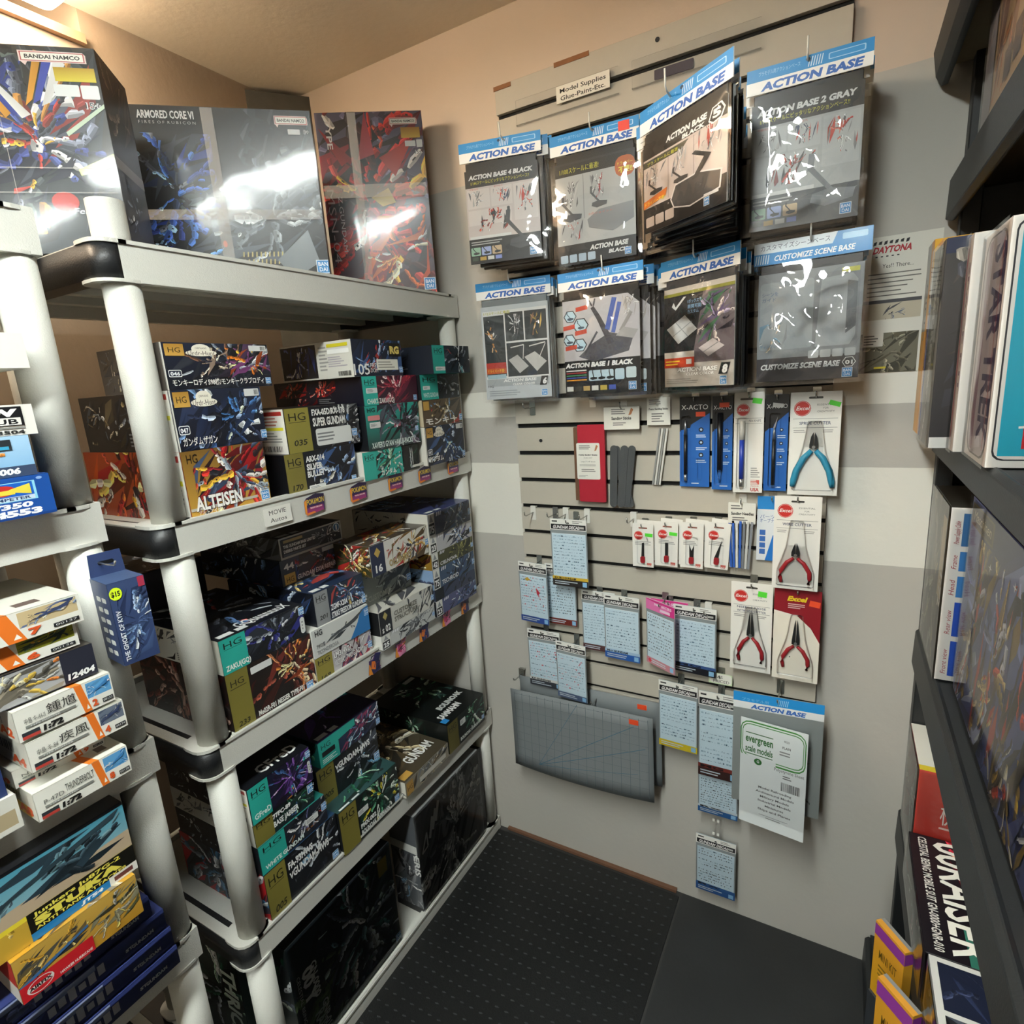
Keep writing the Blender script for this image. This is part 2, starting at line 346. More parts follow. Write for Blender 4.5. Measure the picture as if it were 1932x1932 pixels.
# lamps
def tube_fixture(loc, w, l, label, m, axis='x', z=.07, skirt=0):
    o = empty('ceiling_lamp', loc); tag(o, label, 'lamp')
    a, b = (l, w) if axis == 'x' else (w, l)
    hm = MB().box(-a / 2 - .01, -b / 2 - .01, 0, a / 2 + .01, b / 2 + .01, .018)
    if skirt:  # opaque side boards added to keep lamp light off the upper wall
        for q in ((-a / 2 - .012, -b / 2 - .012, a / 2 + .012, -b / 2 - .002), (-a / 2 - .012, b / 2 + .002, a / 2 + .012, b / 2 + .012), (-a / 2 - .012, -b / 2 - .012, -a / 2 - .002, b / 2 + .012), (a / 2 + .002, -b / 2 - .012, a / 2 + .012, b / 2 + .012)): hm.box(q[0], q[1], -z - skirt, q[2], q[3], 0)
    hm.build('housing', M['whitemetal'], o)
    MB().prism(rrect(-a / 2, -b / 2, a / 2, b / 2, .025), -z, 0).build('diffuser', m, o, 0.008)
    return o
tube_fixture((-.33, -.27, ZC - .02), .13, 1.25, 'long white tube lamp on the ceiling above the aisle', M['lamp'], 'y', .05, .004)
tube_fixture((-.33, -1.95, ZC - .02), .13, 1.25, 'added white fill tube on the ceiling, out of view further back in the aisle', M['lamp'], 'y', .05, .004)  # unseen tube behind the camera, added as fill light
tube_fixture((-1.495, .2, ZC - .02), .075, 1.2, 'warm glowing tube lamp on the ceiling above the left shelving', M['warm'], 'y', .05)

# ---------------------------------------------------------------- grey plastic shelving units
def shelf_unit(name, label, X0, X1, Y0, Y1, tops, py, stub=None, foot=0.0):
    o = empty(name, ((X0 + X1) / 2, (Y0 + Y1) / 2, 0)); tag(o, label, 'shelving')
    cx, cy = o.location[0], o.location[1]; ax0, ax1, ay0, ay1 = X1 - cx, X0 - cx, Y0 - cy, Y1 - cy; e = .034
    for t in tops:
        mb = MB()
        mb.box(ax0 + .02, ay0 + .02, t - .024, ax1 - .016, ay1 - .02, t - .012)           # sunk deck
        mb.box(ax1 - .016, ay0 + e, t - .062, ax1, ay1, t); mb.box(ax0, ay0 + e, t - .062, ax0 + .016, ay1, t)   # front and back fascia
        mb.prism([(ax1 - .001, ay0 + e), (ax1 + .003, ay0 + e), (ax1 + .003, ay1 - e), (ax1 - .001, ay1 - e)], t - .006, t)
        for k in (0.25, 0.5, 0.75): x = ax0 + (ax1 - ax0) * k; mb.box(x - .012, ay0 + .03, t - .05, x + .012, ay1 - .03, t - .02)
        for zz0, zz1 in ((t - .006, t), (t - .063, t - .058)):                              # corner flanges
            for s in (-1, 1):
                y0_, y1_ = (ay0 - .002, ay0 + e) if s < 0 else (ay1 - e, ay1 + .002)
                for xa, xb in ((ax1 - .075, ax1 + .003), (ax0 - .003, ax0 + .075)):
                    pts = rrect(xa, y0_ if s < 0 else y0_ - .04, xb, y1_ + (.04 if s < 0 else 0), .028, 4)
                    mb.prism(pts, zz0, zz1)
        mb.box(ax0 + .05, ay0 + .002, t - .012, ax1 - .05, ay0 + .022, t - .004); mb.box(ax0 + .05, ay1 - .022, t - .012, ax1 - .05, ay1 - .002, t - .004)
        d = mb.build('shelf_tier', M['shelf'], o)
        for s in (-1, 1):
            ya, yb = (ay0, ay0 + e) if s < 0 else (ay1 - e, ay1)
            q = .026
            if s < 0: pts = [(ax1, yb), (ax0, yb), (ax0, ya + q)] + [(ax0 + q - q * math.cos(math.radians(a)), ya + q - q * math.sin(math.radians(a))) for a in range(15, 91, 15)] + [(ax1 - q + q * math.sin(math.radians(a)), ya + q - q * math.cos(math.radians(a))) for a in range(0, 91, 15)]
            else: pts = [(ax0 + .017, ya), (ax1 - .017, ya), (ax1 - .017, yb), (ax0 + .017, yb)]
            MB().prism(pts, t - .058, t - .0065, smooth=True).build('end_band', M['black'], d)
    zs = [foot] + sorted(tops)
    for k in range(len(zs) - 1):
        z0 = zs[k] - (0 if k == 0 else .012); z1 = zs[k + 1] - .058
        if z1 - z0 < .02: continue
        for x in (ax1 - .028, ax0 + .028):
            for y in py: MB().tube([(x, y - cy, z0), (x, y - cy, z1)], .0275 if y < 1.2 else .0242, 20).build('post', M['shelf'], o)
    for z0, z1, y in (stub or []):
        MB().tube([(ax1 - .028, y - cy, z0), (ax1 - .028, y - cy, z1)], .0265, 20, cap=False).build('post_stub', M['shelf'], o)
    return o
AT = [1.806, 1.354, .924, .478, .048]
shelf_unit('shelving_unit', 'five tier grey plastic shelving unit with black end bands, against the corner', -.987, -1.445, .507, 1.462, AT, (.549, 1.4375), [(1.79, 1.866, .549)])
shelf_unit('shelving_unit', 'grey plastic shelving unit cut off by the left edge, holding white aeroplane kits', -.987, -1.445, -.5, .437, [1.829, 1.413, 1.005, .611, .2], (.41, -.45))

# ---------------------------------------------------------------- slatwall on the back wall
sw = empty('slatwall', (-.415, YB, .6)); tag(sw, 'grey slatwall of horizontal boards screwed to the back wall', 'slatwall')
SX0, SX1 = -.812, -.02
slots = [1.427 + .0787 * k for k in range(1, 11)] + [1.427 - .0777 * k for k in range(0, 11)]; slots.sort(); edges = [.628] + slots + [2.285]
MB().box(SX0 - sw.location[0], -.006, .628 - .6, SX1 - sw.location[0], -.0005, 2.285 - .6).build('backing', M['groove'], sw)
for k in range(len(edges) - 1):
    z0, z1 = edges[k] + (.0062 if k else 0), edges[k + 1] - (.0062 if k < len(edges) - 2 else 0)
    MB().box(SX0 - sw.location[0], -.019, z0 - .6, SX1 - sw.location[0], -.0062, z1 - .6).build('slat', M['slat'], sw, .0006)
for x, z in ((-.735, 1.385), (-.395, 2.262)):
    MB().tube([(x - sw.location[0], -.0192, z - .6), (x - sw.location[0], -.0205, z - .6)], .005, 10).build('screw', M['black'], sw)
for x, z, w in ((-.79, 2.278, .05), (-.60, 2.283, .09)):
    MB().box(x - sw.location[0] - w / 2, -.0205, z - .6 - .004, x - sw.location[0] + w / 2, -.019, z - .6 + .006).build('chipped_edge', M['wood'], sw)

# ---------------------------------------------------------------- printed face designs
GOLD, TEAL, SILV = '#7d7434', '#2ba596', '#8d8f90'
BLUES = ['#1c2740', '#33507e', '#6f8fb8', '#b9c9dc', '#11151f', '#2b3550', '#8aa0bf', '#e1e6ea']
REDS = ['#a3161b', '#d8352c', '#5d0d12', '#e9d9cf', '#2a1a1c', '#c64a2f', '#8b1e28', '#f0b03a']
DARKS = ['#14161b', '#2b2f38', '#4a505c', '#7d8590', '#a9b0b6', '#1f232b', '#0d0e12', '#d6d9db']
GREENS = ['#123326', '#1f5a40', '#5fa37c', '#a9cfb0', '#0c1512', '#2e4a44', '#d7e3d2', '#1a2422']
PURP = ['#2a1c40', '#5b3a86', '#8d5bb0', '#1a1426', '#3d5f93', '#c9b6d8', '#241a30', '#1fa7a0']
FIRE = ['#b64a17', '#e8862a', '#f3c35a', '#6b2a12', '#3a160e', '#c9301d', '#8e3415', '#f5e0a0']
BRASS = ['#b98b3c', '#e0c27a', '#7b5a26', '#efe3c4', '#4d3a1e', '#a52a25', '#d8d5cc', '#2d2a33']
GREYS = ['#5c5d5f', '#8b8c8d', '#b5b6b4', '#dcdcd8', '#3a3b3e', '#6f7072', '#1e1f22', '#a1a2a1']
PINKS = ['#8d2438', '#c3405a', '#e58a93', '#4a1424', '#2d1524', '#b3343f', '#f2c5c0', '#6a1c35']
TAN = ['#6e5c40', '#94805a', '#c3b28a', '#3d3426', '#2a241b', '#b9ac93', '#574a35', '#e2dac4']
def face(bg, pal, n=45, band=None, bw=.2, num=None, hg='HG', title=(), logo=(.86, .05, .16), sticker=None, art=(.2, .0, 1, 1), ang=None, cx=.55, cy=.55, extra=None, hgc='#15130c', size=1.0, bg2=None):
    """kit box end: background, angular painted picture, optional grade band on the left with initials and number, title lines"""
    def fn(p):
        p.rect(0, 0, 1, 1, bg, bg2)
        p.art(*art, pal, n, ang, cx=cx, cy=cy, size=size)
        if band:
            p.rect(0, 0, bw, 1, band, jit=.15)
            if hg: p.text(hg, bw * .5, .72, .18, hgc, bw * .7, 'C')
            p.rect(bw * .15, .68, bw * .85, .69, hgc)
            if num: p.text(num, bw * .5, .16, .13, hgc, bw * .55, 'C', shear=.2, bold=.02)
        for t in title:
            s, u, v, h, c, w = t[:6]; p.text(s, u, v, h, c, w, bold=t[6] if len(t) > 6 else .03, shear=t[7] if len(t) > 7 else 0, ol=t[8] if len(t) > 8 else None)
        if sticker:
            for (u0, v0, u1, v1) in sticker: p.rr(u0, v0, u1, v1, '#d9dbd8', .15); p.bars(u0 + .02, v0 + (v1 - v0) * .2, u0 + (u1 - u0) * .7, v1 - (v1 - v0) * .2, 3, '#7d7f80')
        if extra: extra(p)
        if logo: p.logo(*logo)
    return fn
def side(bg, pal, lab=None, n=26, panels=True, white=.0):
    def fn(p):
        p.rect(0, 0, 1, 1, bg)
        if panels:
            p.art(.04, .42, .4, .95, pal, n, size=1.2); p.art(.42, .4, .72, .95, pal, n, size=1.2); p.art(.04, .06, .5, .38, pal, n // 2, size=1.2)
            p.bars(.52, .08, .7, .34, 4, '#77797b')
        else: p.art(0, 0, 1, 1, pal, n * 2)
        if white:
            a = 1 - white
            p.rect(a, 0, 1, 1, '#dcd9d0'); p.rect(a + .02, .86, .98, .95, '#a8322a'); p.bars(a + .03, .62, .97, .84, 3, '#b06a5a'); p.rect(a + .02, .53, .98, .6, '#d6cf2e'); p.bars(a + .03, .25, .97, .5, 4, '#8a8a86'); p.barcode(a + .03, .05, .95, .18)
    return fn
def topart(bg, pal, n=50, title=None, stk=True):
    def fn(p):
        p.rect(0, 0, 1, 1, bg); p.art(.02, .1, .98, .95, pal, n)
        if title: p.text(title, .3, .06, .1, '#e8e8e6', .62, bold=.03)
        if stk: p.rect(.04, .02, .2, .07, '#d7d9d8'); p.rect(.24, .02, .36, .07, '#d7d9d8')
        p.logo(.03, .86, .06)
    return fn
def crest(p, u, v, w, h, c='#e8e2d2'):          # pale ornamental wordmark plate
    p.ell(u + w * .5, v + h * .62, w * .3, h * .4, c); p.ell(u + w * .5, v + h * .3, w * .5, h * .26, c)
    p.text('Urdr-Hunt', u + w * .5, v + h * .12, h * .36, '#3a2f2a', w * .86, 'C'); p.text('ORPHANS', u + w * .5, v + h * .62, h * .14, '#6a5c50', w * .36, 'C')

# ---------------------------------------------------------------- cartons on the corner shelving unit (fronts face the aisle)
def K(label, x, y0, y1, z, h, d, body, F=None, L=None, T=None, group=None, film=False, name='model_kit_box'):
    return carton(name, label, 'box', (x, y0, z), 90, y1 - y0, d, h, body, F, L, T, None, film, group)
G2, G3, G4, G5 = 'kit boxes on the second tier', 'kit boxes on the third tier', 'kit boxes on the fourth tier', 'large kit boxes on the bottom tier'
D2, D3, D4, D5 = 1.3425, .9125, .4665, .0365
# --- second tier
def f_alt(p):
    p.rect(0, 0, 1, 1, '#c89a3e', '#7a5a26'); p.art(0, 0, 1, 1, FIRE, 20); p.art(.1, .05, 1, 1, REDS + ['#d9d4cc', '#3b4a63', '#8f9aa6', '#20222a'], 90, cx=.55, cy=.6)
    p.rect(0, .16, .82, .2, '#b9b4a6'); p.text('HG', .05, .83, .13, '#1c150c', .12); p.text('ALTEISEN', .06, .16, .19, '#f2f0ea', .56, bold=.05, ol='#3a1512'); p.text('アルトアイゼン', .08, .085, .06, '#efe9df', .3); p.logo(.87, .1, .15)
z = D2
K('orange and red kit box with white lettering at the bottom of the post-side stack', -.995, .579, .745, z, .127, .335, '#b5552a', f_alt, side('#a8451f', FIRE + REDS, n=50, panels=False, white=.14), topart('#7a2a1c', REDS), G2)
def f_urdr(num, jp, pal, hot):
    def fn(p):
        p.rect(0, 0, 1, 1, '#10141f', '#1d2436'); p.art(.02, 0, 1, 1, pal, 70, cx=.6, cy=.5)
        if hot: p.art(.55, .2, 1, .9, ['#f2b63a', '#fbe6a0', '#d9791f', '#8b3d16', '#6f3a6a'], 34); p.art(.3, .25, .6, .9, ['#e4dcc9', '#c9b99c', '#8f7b6a', '#2a2330'], 30)
        else: p.art(.5, .1, .95, .95, ['#3f6ea6', '#82b4d8', '#20304e', '#0e1420', '#c9d4c0'], 40)
        p.rect(.0, 0, .012, 1, '#d9d6cc'); p.rect(.03, .72, .19, .97, '#c79c4c', '#a97d33'); p.text('HG', .11, .79, .11, '#241a0c', .1, 'C'); crest(p, .2, .7, .28, .27)
        p.rr(.03, .27, .14, .42, '#e8e8e6', .2); p.rr(.035, .285, .135, .405, '#1c2438', .2); p.text(num, .085, .305, .075, '#f0f0f0', .08, 'C', bold=.03)
        p.text(jp, .05, .09, .11, '#f1efe8', .86 if hot else .36, bold=.02, ol='#1a1c26'); p.rr(.8, .84, .98, .97, '#d5d6d4', .12); p.barcode(.92, .86, .97, .95)
        p.logo(.93, .06, .15)
    return fn
z += .1275
K('navy kit box numbered 047 on the post-side stack, middle of three', -.995, .579, .758, z, .105, .305, '#d9d6cc', f_urdr('047', 'ガンダムザガン', BLUES, False), side('#2b2521', TAN + DARKS, white=.3), None, G2)
z += .1055
K('kit box numbered 046 with a bright golden burst, on top of the post-side stack', -.995, .579, .79, z, .079, .2, '#cfcabc', f_urdr('046', 'モンキーロディ598機/モンキークラブロディ', DARKS + ['#4a3350', '#6e4d3a'], True), side('#57504a', GREYS + TAN), None, G2)
z = D2
K('black and gold kit box numbered 170 at the foot of the second stack', -.995, .79, .99, z, .092, .3, '#15151a', face('#15171c', BLUES + ['#d9d4c6'], 60, GOLD, .24, '170', title=(('ARX-014', .27, .76, .13, '#e9e9e6', .26, .05), ('SILVER', .27, .57, .14, '#e9e9e6', .22, .05), ('BULLET', .27, .4, .14, '#e9e9e6', .24, .05)), logo=(.9, .06, .16), sticker=[(.27, .06, .5, .2)], art=(.35, 0, 1, 1), cx=.6), side('#101114', DARKS, white=0), None, G2)
z += .0925
K('black and gold kit box numbered 035 with a white sticker, middle of the second stack', -.995, .806, 1.016, z, .0925, .3, '#121317', face('#14161b', GREYS + ['#4b6a93', '#c9ccc8', '#20242c'], 60, '#8f863c', .3, '035', title=(('FXA-05D/RX-178', .34, .8, .14, '#ecebe6', .46, .05), ('SUPER GUNDAM', .34, .55, .19, '#ecebe6', .45, .06)), sticker=[(.36, .08, .86, .48)], logo=(.87, .2, .18), art=(.55, 0, 1, 1), cx=.6), side('#101114', DARKS, white=.35), None, G2)
z = D2
K('small teal kit box squeezed low between the second and third stacks', -.982, 1.0, 1.142, z, .068, .3, '#d8d6cc', face(TEAL, GREENS + ['#c4c9c4', '#52595c'], 46, TEAL, .3, None, art=(.3, 0, 1, 1), logo=None, title=(('ガンダム', .4, .08, .16, '#e8efe8', .4),)), side('#cfcdc4', GREYS), None, G2)
K('narrow dark green kit box standing between two low kit boxes', -.985, 1.147, 1.212, z, .066, .28, '#1c2420', face('#1a231f', GREENS + DARKS, 30, '#15171a', .4, None, hg=None, art=(0, 0, 1, 1), logo=None, sticker=[(.45, .15, .6, .9)]), None, None, G2)
z += .0685
K('teal kit box with a winged grey machine, third stack', -.98, 1.024, 1.222, z, .107, .3, '#1f7d74', face('#23282b', DARKS + ['#6a5a6e', '#8a4a5a', '#c2c6c6'], 80, None, title=(('HG', .03, .86, .09, '#11413c', .14), ("XAVIER'S GYAN HAKUJI-PACKS", .05, .05, .13, '#dfeee8', .78, .04)), sticker=[(.05, .5, .24, .63)], extra=lambda p: (p.rr(.03, .67, .24, .78, '#d98a8a', .2)), logo=(.9, .3, .12), bg2='#2ba596'), side('#14161a', DARKS), None, G2)
z += .1075
K('teal and crimson kit box below the box with a white end label', -.98, 1.025, 1.228, z, .068, .305, '#1f6f68', face('#3a1526', PINKS, 60, TEAL, .24, None, title=(("CHAR'S ZAKU(GQ)", .05, .06, .17, '#e9e6df', .48, .03),), logo=(.9, .06, .2), art=(.15, 0, 1, 1), sticker=[(.05, .42, .24, .6)]), side('#141420', ['#a3161b', '#d8352c', '#5d0d12', '#c64a2f', '#f0b0a0', '#2a1a2a'], n=44), None, G2)
z += .0685
def l_105(p):
    p.rect(0, 0, 1, 1, '#d9d6cc'); p.rect(.01, .04, .52, .96, '#121318'); p.art(.03, .08, .5, .92, ['#2b3a78', '#8f97b8', '#dfe1e6', '#4a5690', '#1b1d26'], 60, 75)
    p.rect(.68, .84, .96, .93, '#d8cb2c'); p.bars(.56, .2, .7, .9, 7, '#a09d98'); p.rr(.68, .66, .97, .78, '#f0efea', .2); p.bars(.68, .3, .95, .6, 5, '#b5aeb6'); p.barcode(.8, .05, .97, .18)
def f_105(p):
    p.rect(0, 0, 1, 1, '#1a2030'); p.art(0, .1, 1, 1, BLUES + ['#b23a34', '#d5d0c8'], 60, 60); p.text('105', .0, .05, .3, '#efeeea', .3, bold=.01); p.text('FREE', .32, .24, .12, '#efeeea', .16); p.text('DOM', .32, .1, .12, '#efeeea', .14)
    p.rect(.72, .55, .98, .92, '#191407'); p.text('RG', .85, .63, .2, '#d9c26a', .2, 'C', bold=.06); p.rr(.45, .16, .9, .46, '#e2e0d4', .06); p.bars(.48, .2, .85, .42, 3, '#9a988e'); p.logo(.92, .08, .16)
K('white-ended kit box with a yellow label strip, topmost of the third stack', -.98, 1.005, 1.177, z, .084, .24, '#dcd8cc', f_105, l_105, None, G2)
z = D2
K('blue-black kit box numbered 047 at the bottom of the corner stack', -.972, 1.231, 1.412, z, .105, .3, '#cfccc2', f_urdr('047', 'ガンダム', BLUES, False), None, None, G2)
z += .1055
K('tan kit box with gold square, second up in the corner stack', -.972, 1.231, 1.412, z, .071, .3, '#b6a98e', face('#5b4c3a', TAN + ['#a83a32', '#d9d3c6', '#7a9cc0'], 60, None, title=(('モンキー', .05, .08, .2, '#f0ede4', .8),), extra=lambda p: p.rect(.02, .62, .16, .95, '#c79c4c'), logo=(.92, .08, .25)), None, None, G2)
z += .0715
K('dark kit box with teal end, third up in the corner stack', -.972, 1.232, 1.411, z, .066, .3, '#1d2326', face('#1d2326', DARKS, 50, TEAL, .42, None, title=(('WHITE GUNDAM', .05, .1, .18, '#d9e8e4', .36, .03),), logo=None, art=(.35, 0, 1, 1), sticker=[(.05, .4, .22, .55)]), side('#17191c', DARKS), None, G2)
z += .0665
K('teal-edged kit box jutting out on top of the corner stack', -.93, 1.24, 1.412, z, .072, .27, '#1f7d74', face('#26323a', DARKS + ['#a33a3a', '#6fa8b0', '#c9d2d2'], 60, TEAL, .3, None, hg='HG', title=(), logo=None, art=(.25, 0, 1, 1), sticker=[(.05, .1, .3, .24)]), side('#20242e', DARKS + ['#e0e0dc'], n=20), None, G2)
# --- third tier
z = D3
def f_messer(p):
    p.rect(0, 0, 1, 1, '#1a1513', '#241a16'); p.art(.22, .05, 1, 1, ['#6b2a22', '#a3503c', '#d98a5a', '#3a1814', '#1c1413', '#e9c9a0', '#f08a3a', '#502018'], 90, cx=.6, cy=.55); p.art(.55, .4, .95, .95, ['#f3a24a', '#ffd9a0', '#8b3a1c', '#d9c9a8', '#5a2a22'], 26)
    p.rect(0, 0, .23, 1, GOLD, jit=.15); p.text('HG', .11, .78, .1, '#17140a', .14, 'C'); p.rect(.03, .74, .2, .75, '#17140a'); p.text('233', .11, .13, .08, '#17140a', .12, 'C', shear=.2, bold=.02)
    p.text('Me02R-F01 MESSER TYPE-F01', .27, .12, .085, '#f0eee8', .56, bold=.05); p.rr(.26, .82, .5, .93, '#dcdcda', .15); p.logo(.86, .06, .14)
K('black kit box with a broad gold band numbered 233 behind the near post', -.992, .579, .784, z, .131, .3, '#17130f', f_messer, side('#1c1210', ['#3a1814', '#6b2a22', '#8b5a4a', '#1c1413', '#a8887a'], n=60, panels=False), None, G3)
z += .1315
K('dark kit box with teal corner lettered GQ, lying above the gold band 233 box', -.992, .579, .777, z, .07, .3, '#d0cdc2', face('#15181f', DARKS + ['#2b2f7a', '#3a3f8a'], 70, TEAL, .28, None, title=(('ZAKU(GQ)', .03, .08, .15, '#f0f3ee', .27, .04),), logo=(.93, .7, .24), sticker=[(.93, .1, .99, .62)], art=(.2, 0, 1, 1), hg='HG'), side('#cfcdc2', GREYS, n=14), topart('#15181f', DARKS + ['#4a6a94', '#93a9c4', '#c24a4a'], 70, 'GQuuuuuuX'), G3)
K('plain black kit box at the back above the GQ box', -1.3, .6, .76, z, .155, .2, '#131418', None, side('#131418', DARKS, n=12), topart('#131418', DARKS, 30, None), G3)
z = D3
K('white and violet kit box with gold band numbered 169 at the foot of its stack', -.992, .786, .963, z, .066, .3, '#c9c4b6', face('#c4bfc0', PINKS + ['#c9a85a', '#e4e2e6', '#6a5a80', '#3a3450'], 60, '#8d8238', .28, '169', title=(('LM314V21', .31, .66, .2, '#f1f0ee', .3, .06, 0, '#30242c'), ('VICTORY TWO GUNDAM', .31, .36, .2, '#f1f0ee', .52, .06, 0, '#30242c')), logo=(.92, .3, .25), art=(.4, 0, 1, 1)), None, None, G3)
z += .0665
K('pale grey aircraft kit box with a blue corner under the silver band 201 box', -.99, .786, .962, z, .066, .3, '#d2d2cc', face('#cfd0cc', ['#5c6064', '#3a3d40', '#8d9194', '#26282a'], 16, None, title=(('HG', .05, .75, .2, '#3a3a3a', .12), ('TICONDEROGA', .05, .1, .14, '#8d8f90', .36), ('アポロ艦', .05, .32, .12, '#55575a', .14)), logo=None, art=(.25, .25, .8, .75), ang=18, cx=.5, cy=.5, extra=lambda p: (p.poly([(.62, 0), (1, 0), (1, .95), (.86, .9), (.78, .5)], '#2a76b8'), p.poly([(.2, .35), (.36, .45), (.75, .62), (.95, .95), (.7, .72), (.5, .6), (.3, .5)], '#4a4d50', .3), p.logo(.92, .6, .25))), None, None, G3)
z += .0665
K('blue and white kit box with a silver band numbered 201', -.995, .81, .963, z, .078, .3, '#1c2230', face('#1d2738', BLUES + ['#c9b06a', '#b0413a'], 60, SILV, .26, '201', title=(('ZGMF-X20A', .29, .3, .17, '#f0f2f4', .34, .06), ('STRIKE FREEDOM GUNDAM', .29, .06, .17, '#f0f2f4', .64, .06)), logo=(.93, .05, .25), art=(.3, .2, 1, 1)), side('#171a22', BLUES, n=30, panels=False), topart('#20304a', BLUES + ['#d9dde2', '#b0413a', '#e0c27a'], 70), G3)
z += .0785
K('grey-blue kit box numbered 44 with small gold square, set back over the 201 box', -1.1, .818, 1.026, z, .062, .3, '#2a3038', face('#3c4550', GREYS + ['#33507e', '#9a3a44', '#5a6fa0'], 60, None, title=(('GUNDAM EXIA REPAIR II', .2, .1, .18, '#eef0f0', .62, .04, .15), ('44', .04, .6, .24, '#e8e8e4', .14, .03)), logo=(.93, .3, .3), extra=lambda p: (p.rect(.03, .04, .18, .44, '#d0a85a'), p.text('HG', .105, .12, .2, '#2a1d0c', .1, 'C'), p.rect(.6, .8, .97, .97, '#b9beb8'))), side('#232a38', BLUES + ['#3a3f60'], n=30, panels=False), None, G3)
z += .0625
def f_debris(p):
    p.rect(0, 0, 1, 1, '#a8a59c'); p.rect(.02, .1, .98, .93, '#23272c'); p.art(.5, .12, .97, .9, GREYS, 50); p.bars(.06, .72, .5, .88, 1, '#a8905a', .8)
    p.text('THE GUNDAM BASE LIMITED', .05, .5, .14, '#dfe0dc', .5, bold=.05); p.text('DEBRIS PARTS SET', .05, .28, .14, '#dfe0dc', .34, bold=.05); p.rect(.04, .12, .6, .22, '#4a545e'); p.ell(.91, .72, .06, .22, '#dfe6ea'); p.ell(.91, .72, .05, .18, '#2f5f8a'); p.rect(.9, .58, .925, .84, '#dfe6ea')
K('dark grey kit box with a round blue emblem, topmost of the middle stack', -1.1, .824, 1.014, z, .051, .32, '#75736c', f_debris, side('#4a4a46', GREYS, n=40, panels=False), topart('#3a3a38', GREYS, 40), G3)
z = D3
def f30(num, bg, pal, dark=False, title='', art=(.3, 0, 1, 1), n=50):
    def fn(p):
        p.rect(0, 0, 1, 1, bg); p.art(*art, pal, n)
        p.rect(0, 0, .14, 1, '#dcdbd5'); p.poly([(.03, .62), (.11, .62), (.07, .95)], '#8d8f92'); p.rect(.01, .05, .13, .56, '#14151a'); p.text(num, .07, .14, .32, '#f2f2f0', .095, 'C', bold=.04)
        if title: p.text(title, .18, .1, .22, '#e4e6ea' if dark else '#4a4c52', .4, bold=.02)
        for k in range(3): p.poly([(.18 + k * .04, .8), (.2 + k * .04, .8), (.22 + k * .04, .97), (.2 + k * .04, .97)], '#f0f0f2')
        p.logo(.94, .3, .3)
    return fn
K('thin white kit box numbered 25 at the foot of its stack', -.975, .98, 1.2, z, .038, .28, '#cfcec8', f30('25', '#c2c3c0', GREYS), None, None, G3)
z += .0385
K('white kit box with branching black print, numbered 02', -.975, .98, 1.201, z, .062, .28, '#d3d1c8', face('#cfcdc4', ['#26272a', '#3f4144', '#8b8c8c', '#55565a'], 36, '#1b1c22', .2, None, hg=None, title=(('s 02', .03, .1, .28, '#f0f0ec', .14, .03), ('CUSTOMIZE', .25, .56, .2, '#6a675c', .42, .02), ('STRUCTURE', .25, .3, .2, '#6a675c', .42, .02)), art=(.5, 0, 1, 1), ang=70, logo=(.94, .3, .25), extra=lambda p: p.poly([(.1, .58), (.14, .76), (.1, .94), (.06, .76)], '#a89a5a')), side('#17181a', DARKS, n=16), lambda p: (p.rect(0, 0, 1, 1, '#c9c6bc'), p.art(0, 0, 1, 1, ['#2c2d30', '#55565a', '#8b8c8c', '#b9b7ae'], 40)), G3)
z += .0625
K('grey-green kit box with dark figure under the white and gold box 16', -1.03, .995, 1.178, z, .094, .28, '#5a5d5a', face('#767a74', ['#2b2f33', '#4a5055', '#8d938c', '#c9cbc4', '#1a1c20'], 60, None, title=(('CUSTOMIZE', .06, .12, .16, '#9a9c90', .5, .02), ('STRUCTURE', .06, .8, .12, '#3d4350', .5, .02)), art=(.25, .05, 1, 1), logo=(.9, .2, .2)), None, None, G3)
z += .0945
K('white kit box with golden figure and navy spine numbered 16', -.975, .977, 1.201, z, .078, .12, '#d9d6cc', face('#d6d3ca', BRASS, 60, '#1d2440', .22, None, hg=None, title=(('16', .06, .1, .24, '#f0f0ee', .11, .03), ('ORDINARY', .28, .12, .22, '#a8905a', .4, .05)), art=(.35, 0, 1, 1), logo=(.94, .3, .22), extra=lambda p: (p.poly([(.11, .56), (.16, .73), (.11, .9), (.06, .73)], '#b89a4a'), p.art(.26, .25, .55, .95, ['#c9a0a0', '#e4d0cc', '#b46a5a', '#d9c9a8'], 14))), side('#3a3a22', BRASS, n=40, panels=False), topart('#4a4034', BRASS, 40), G3)
z = D3
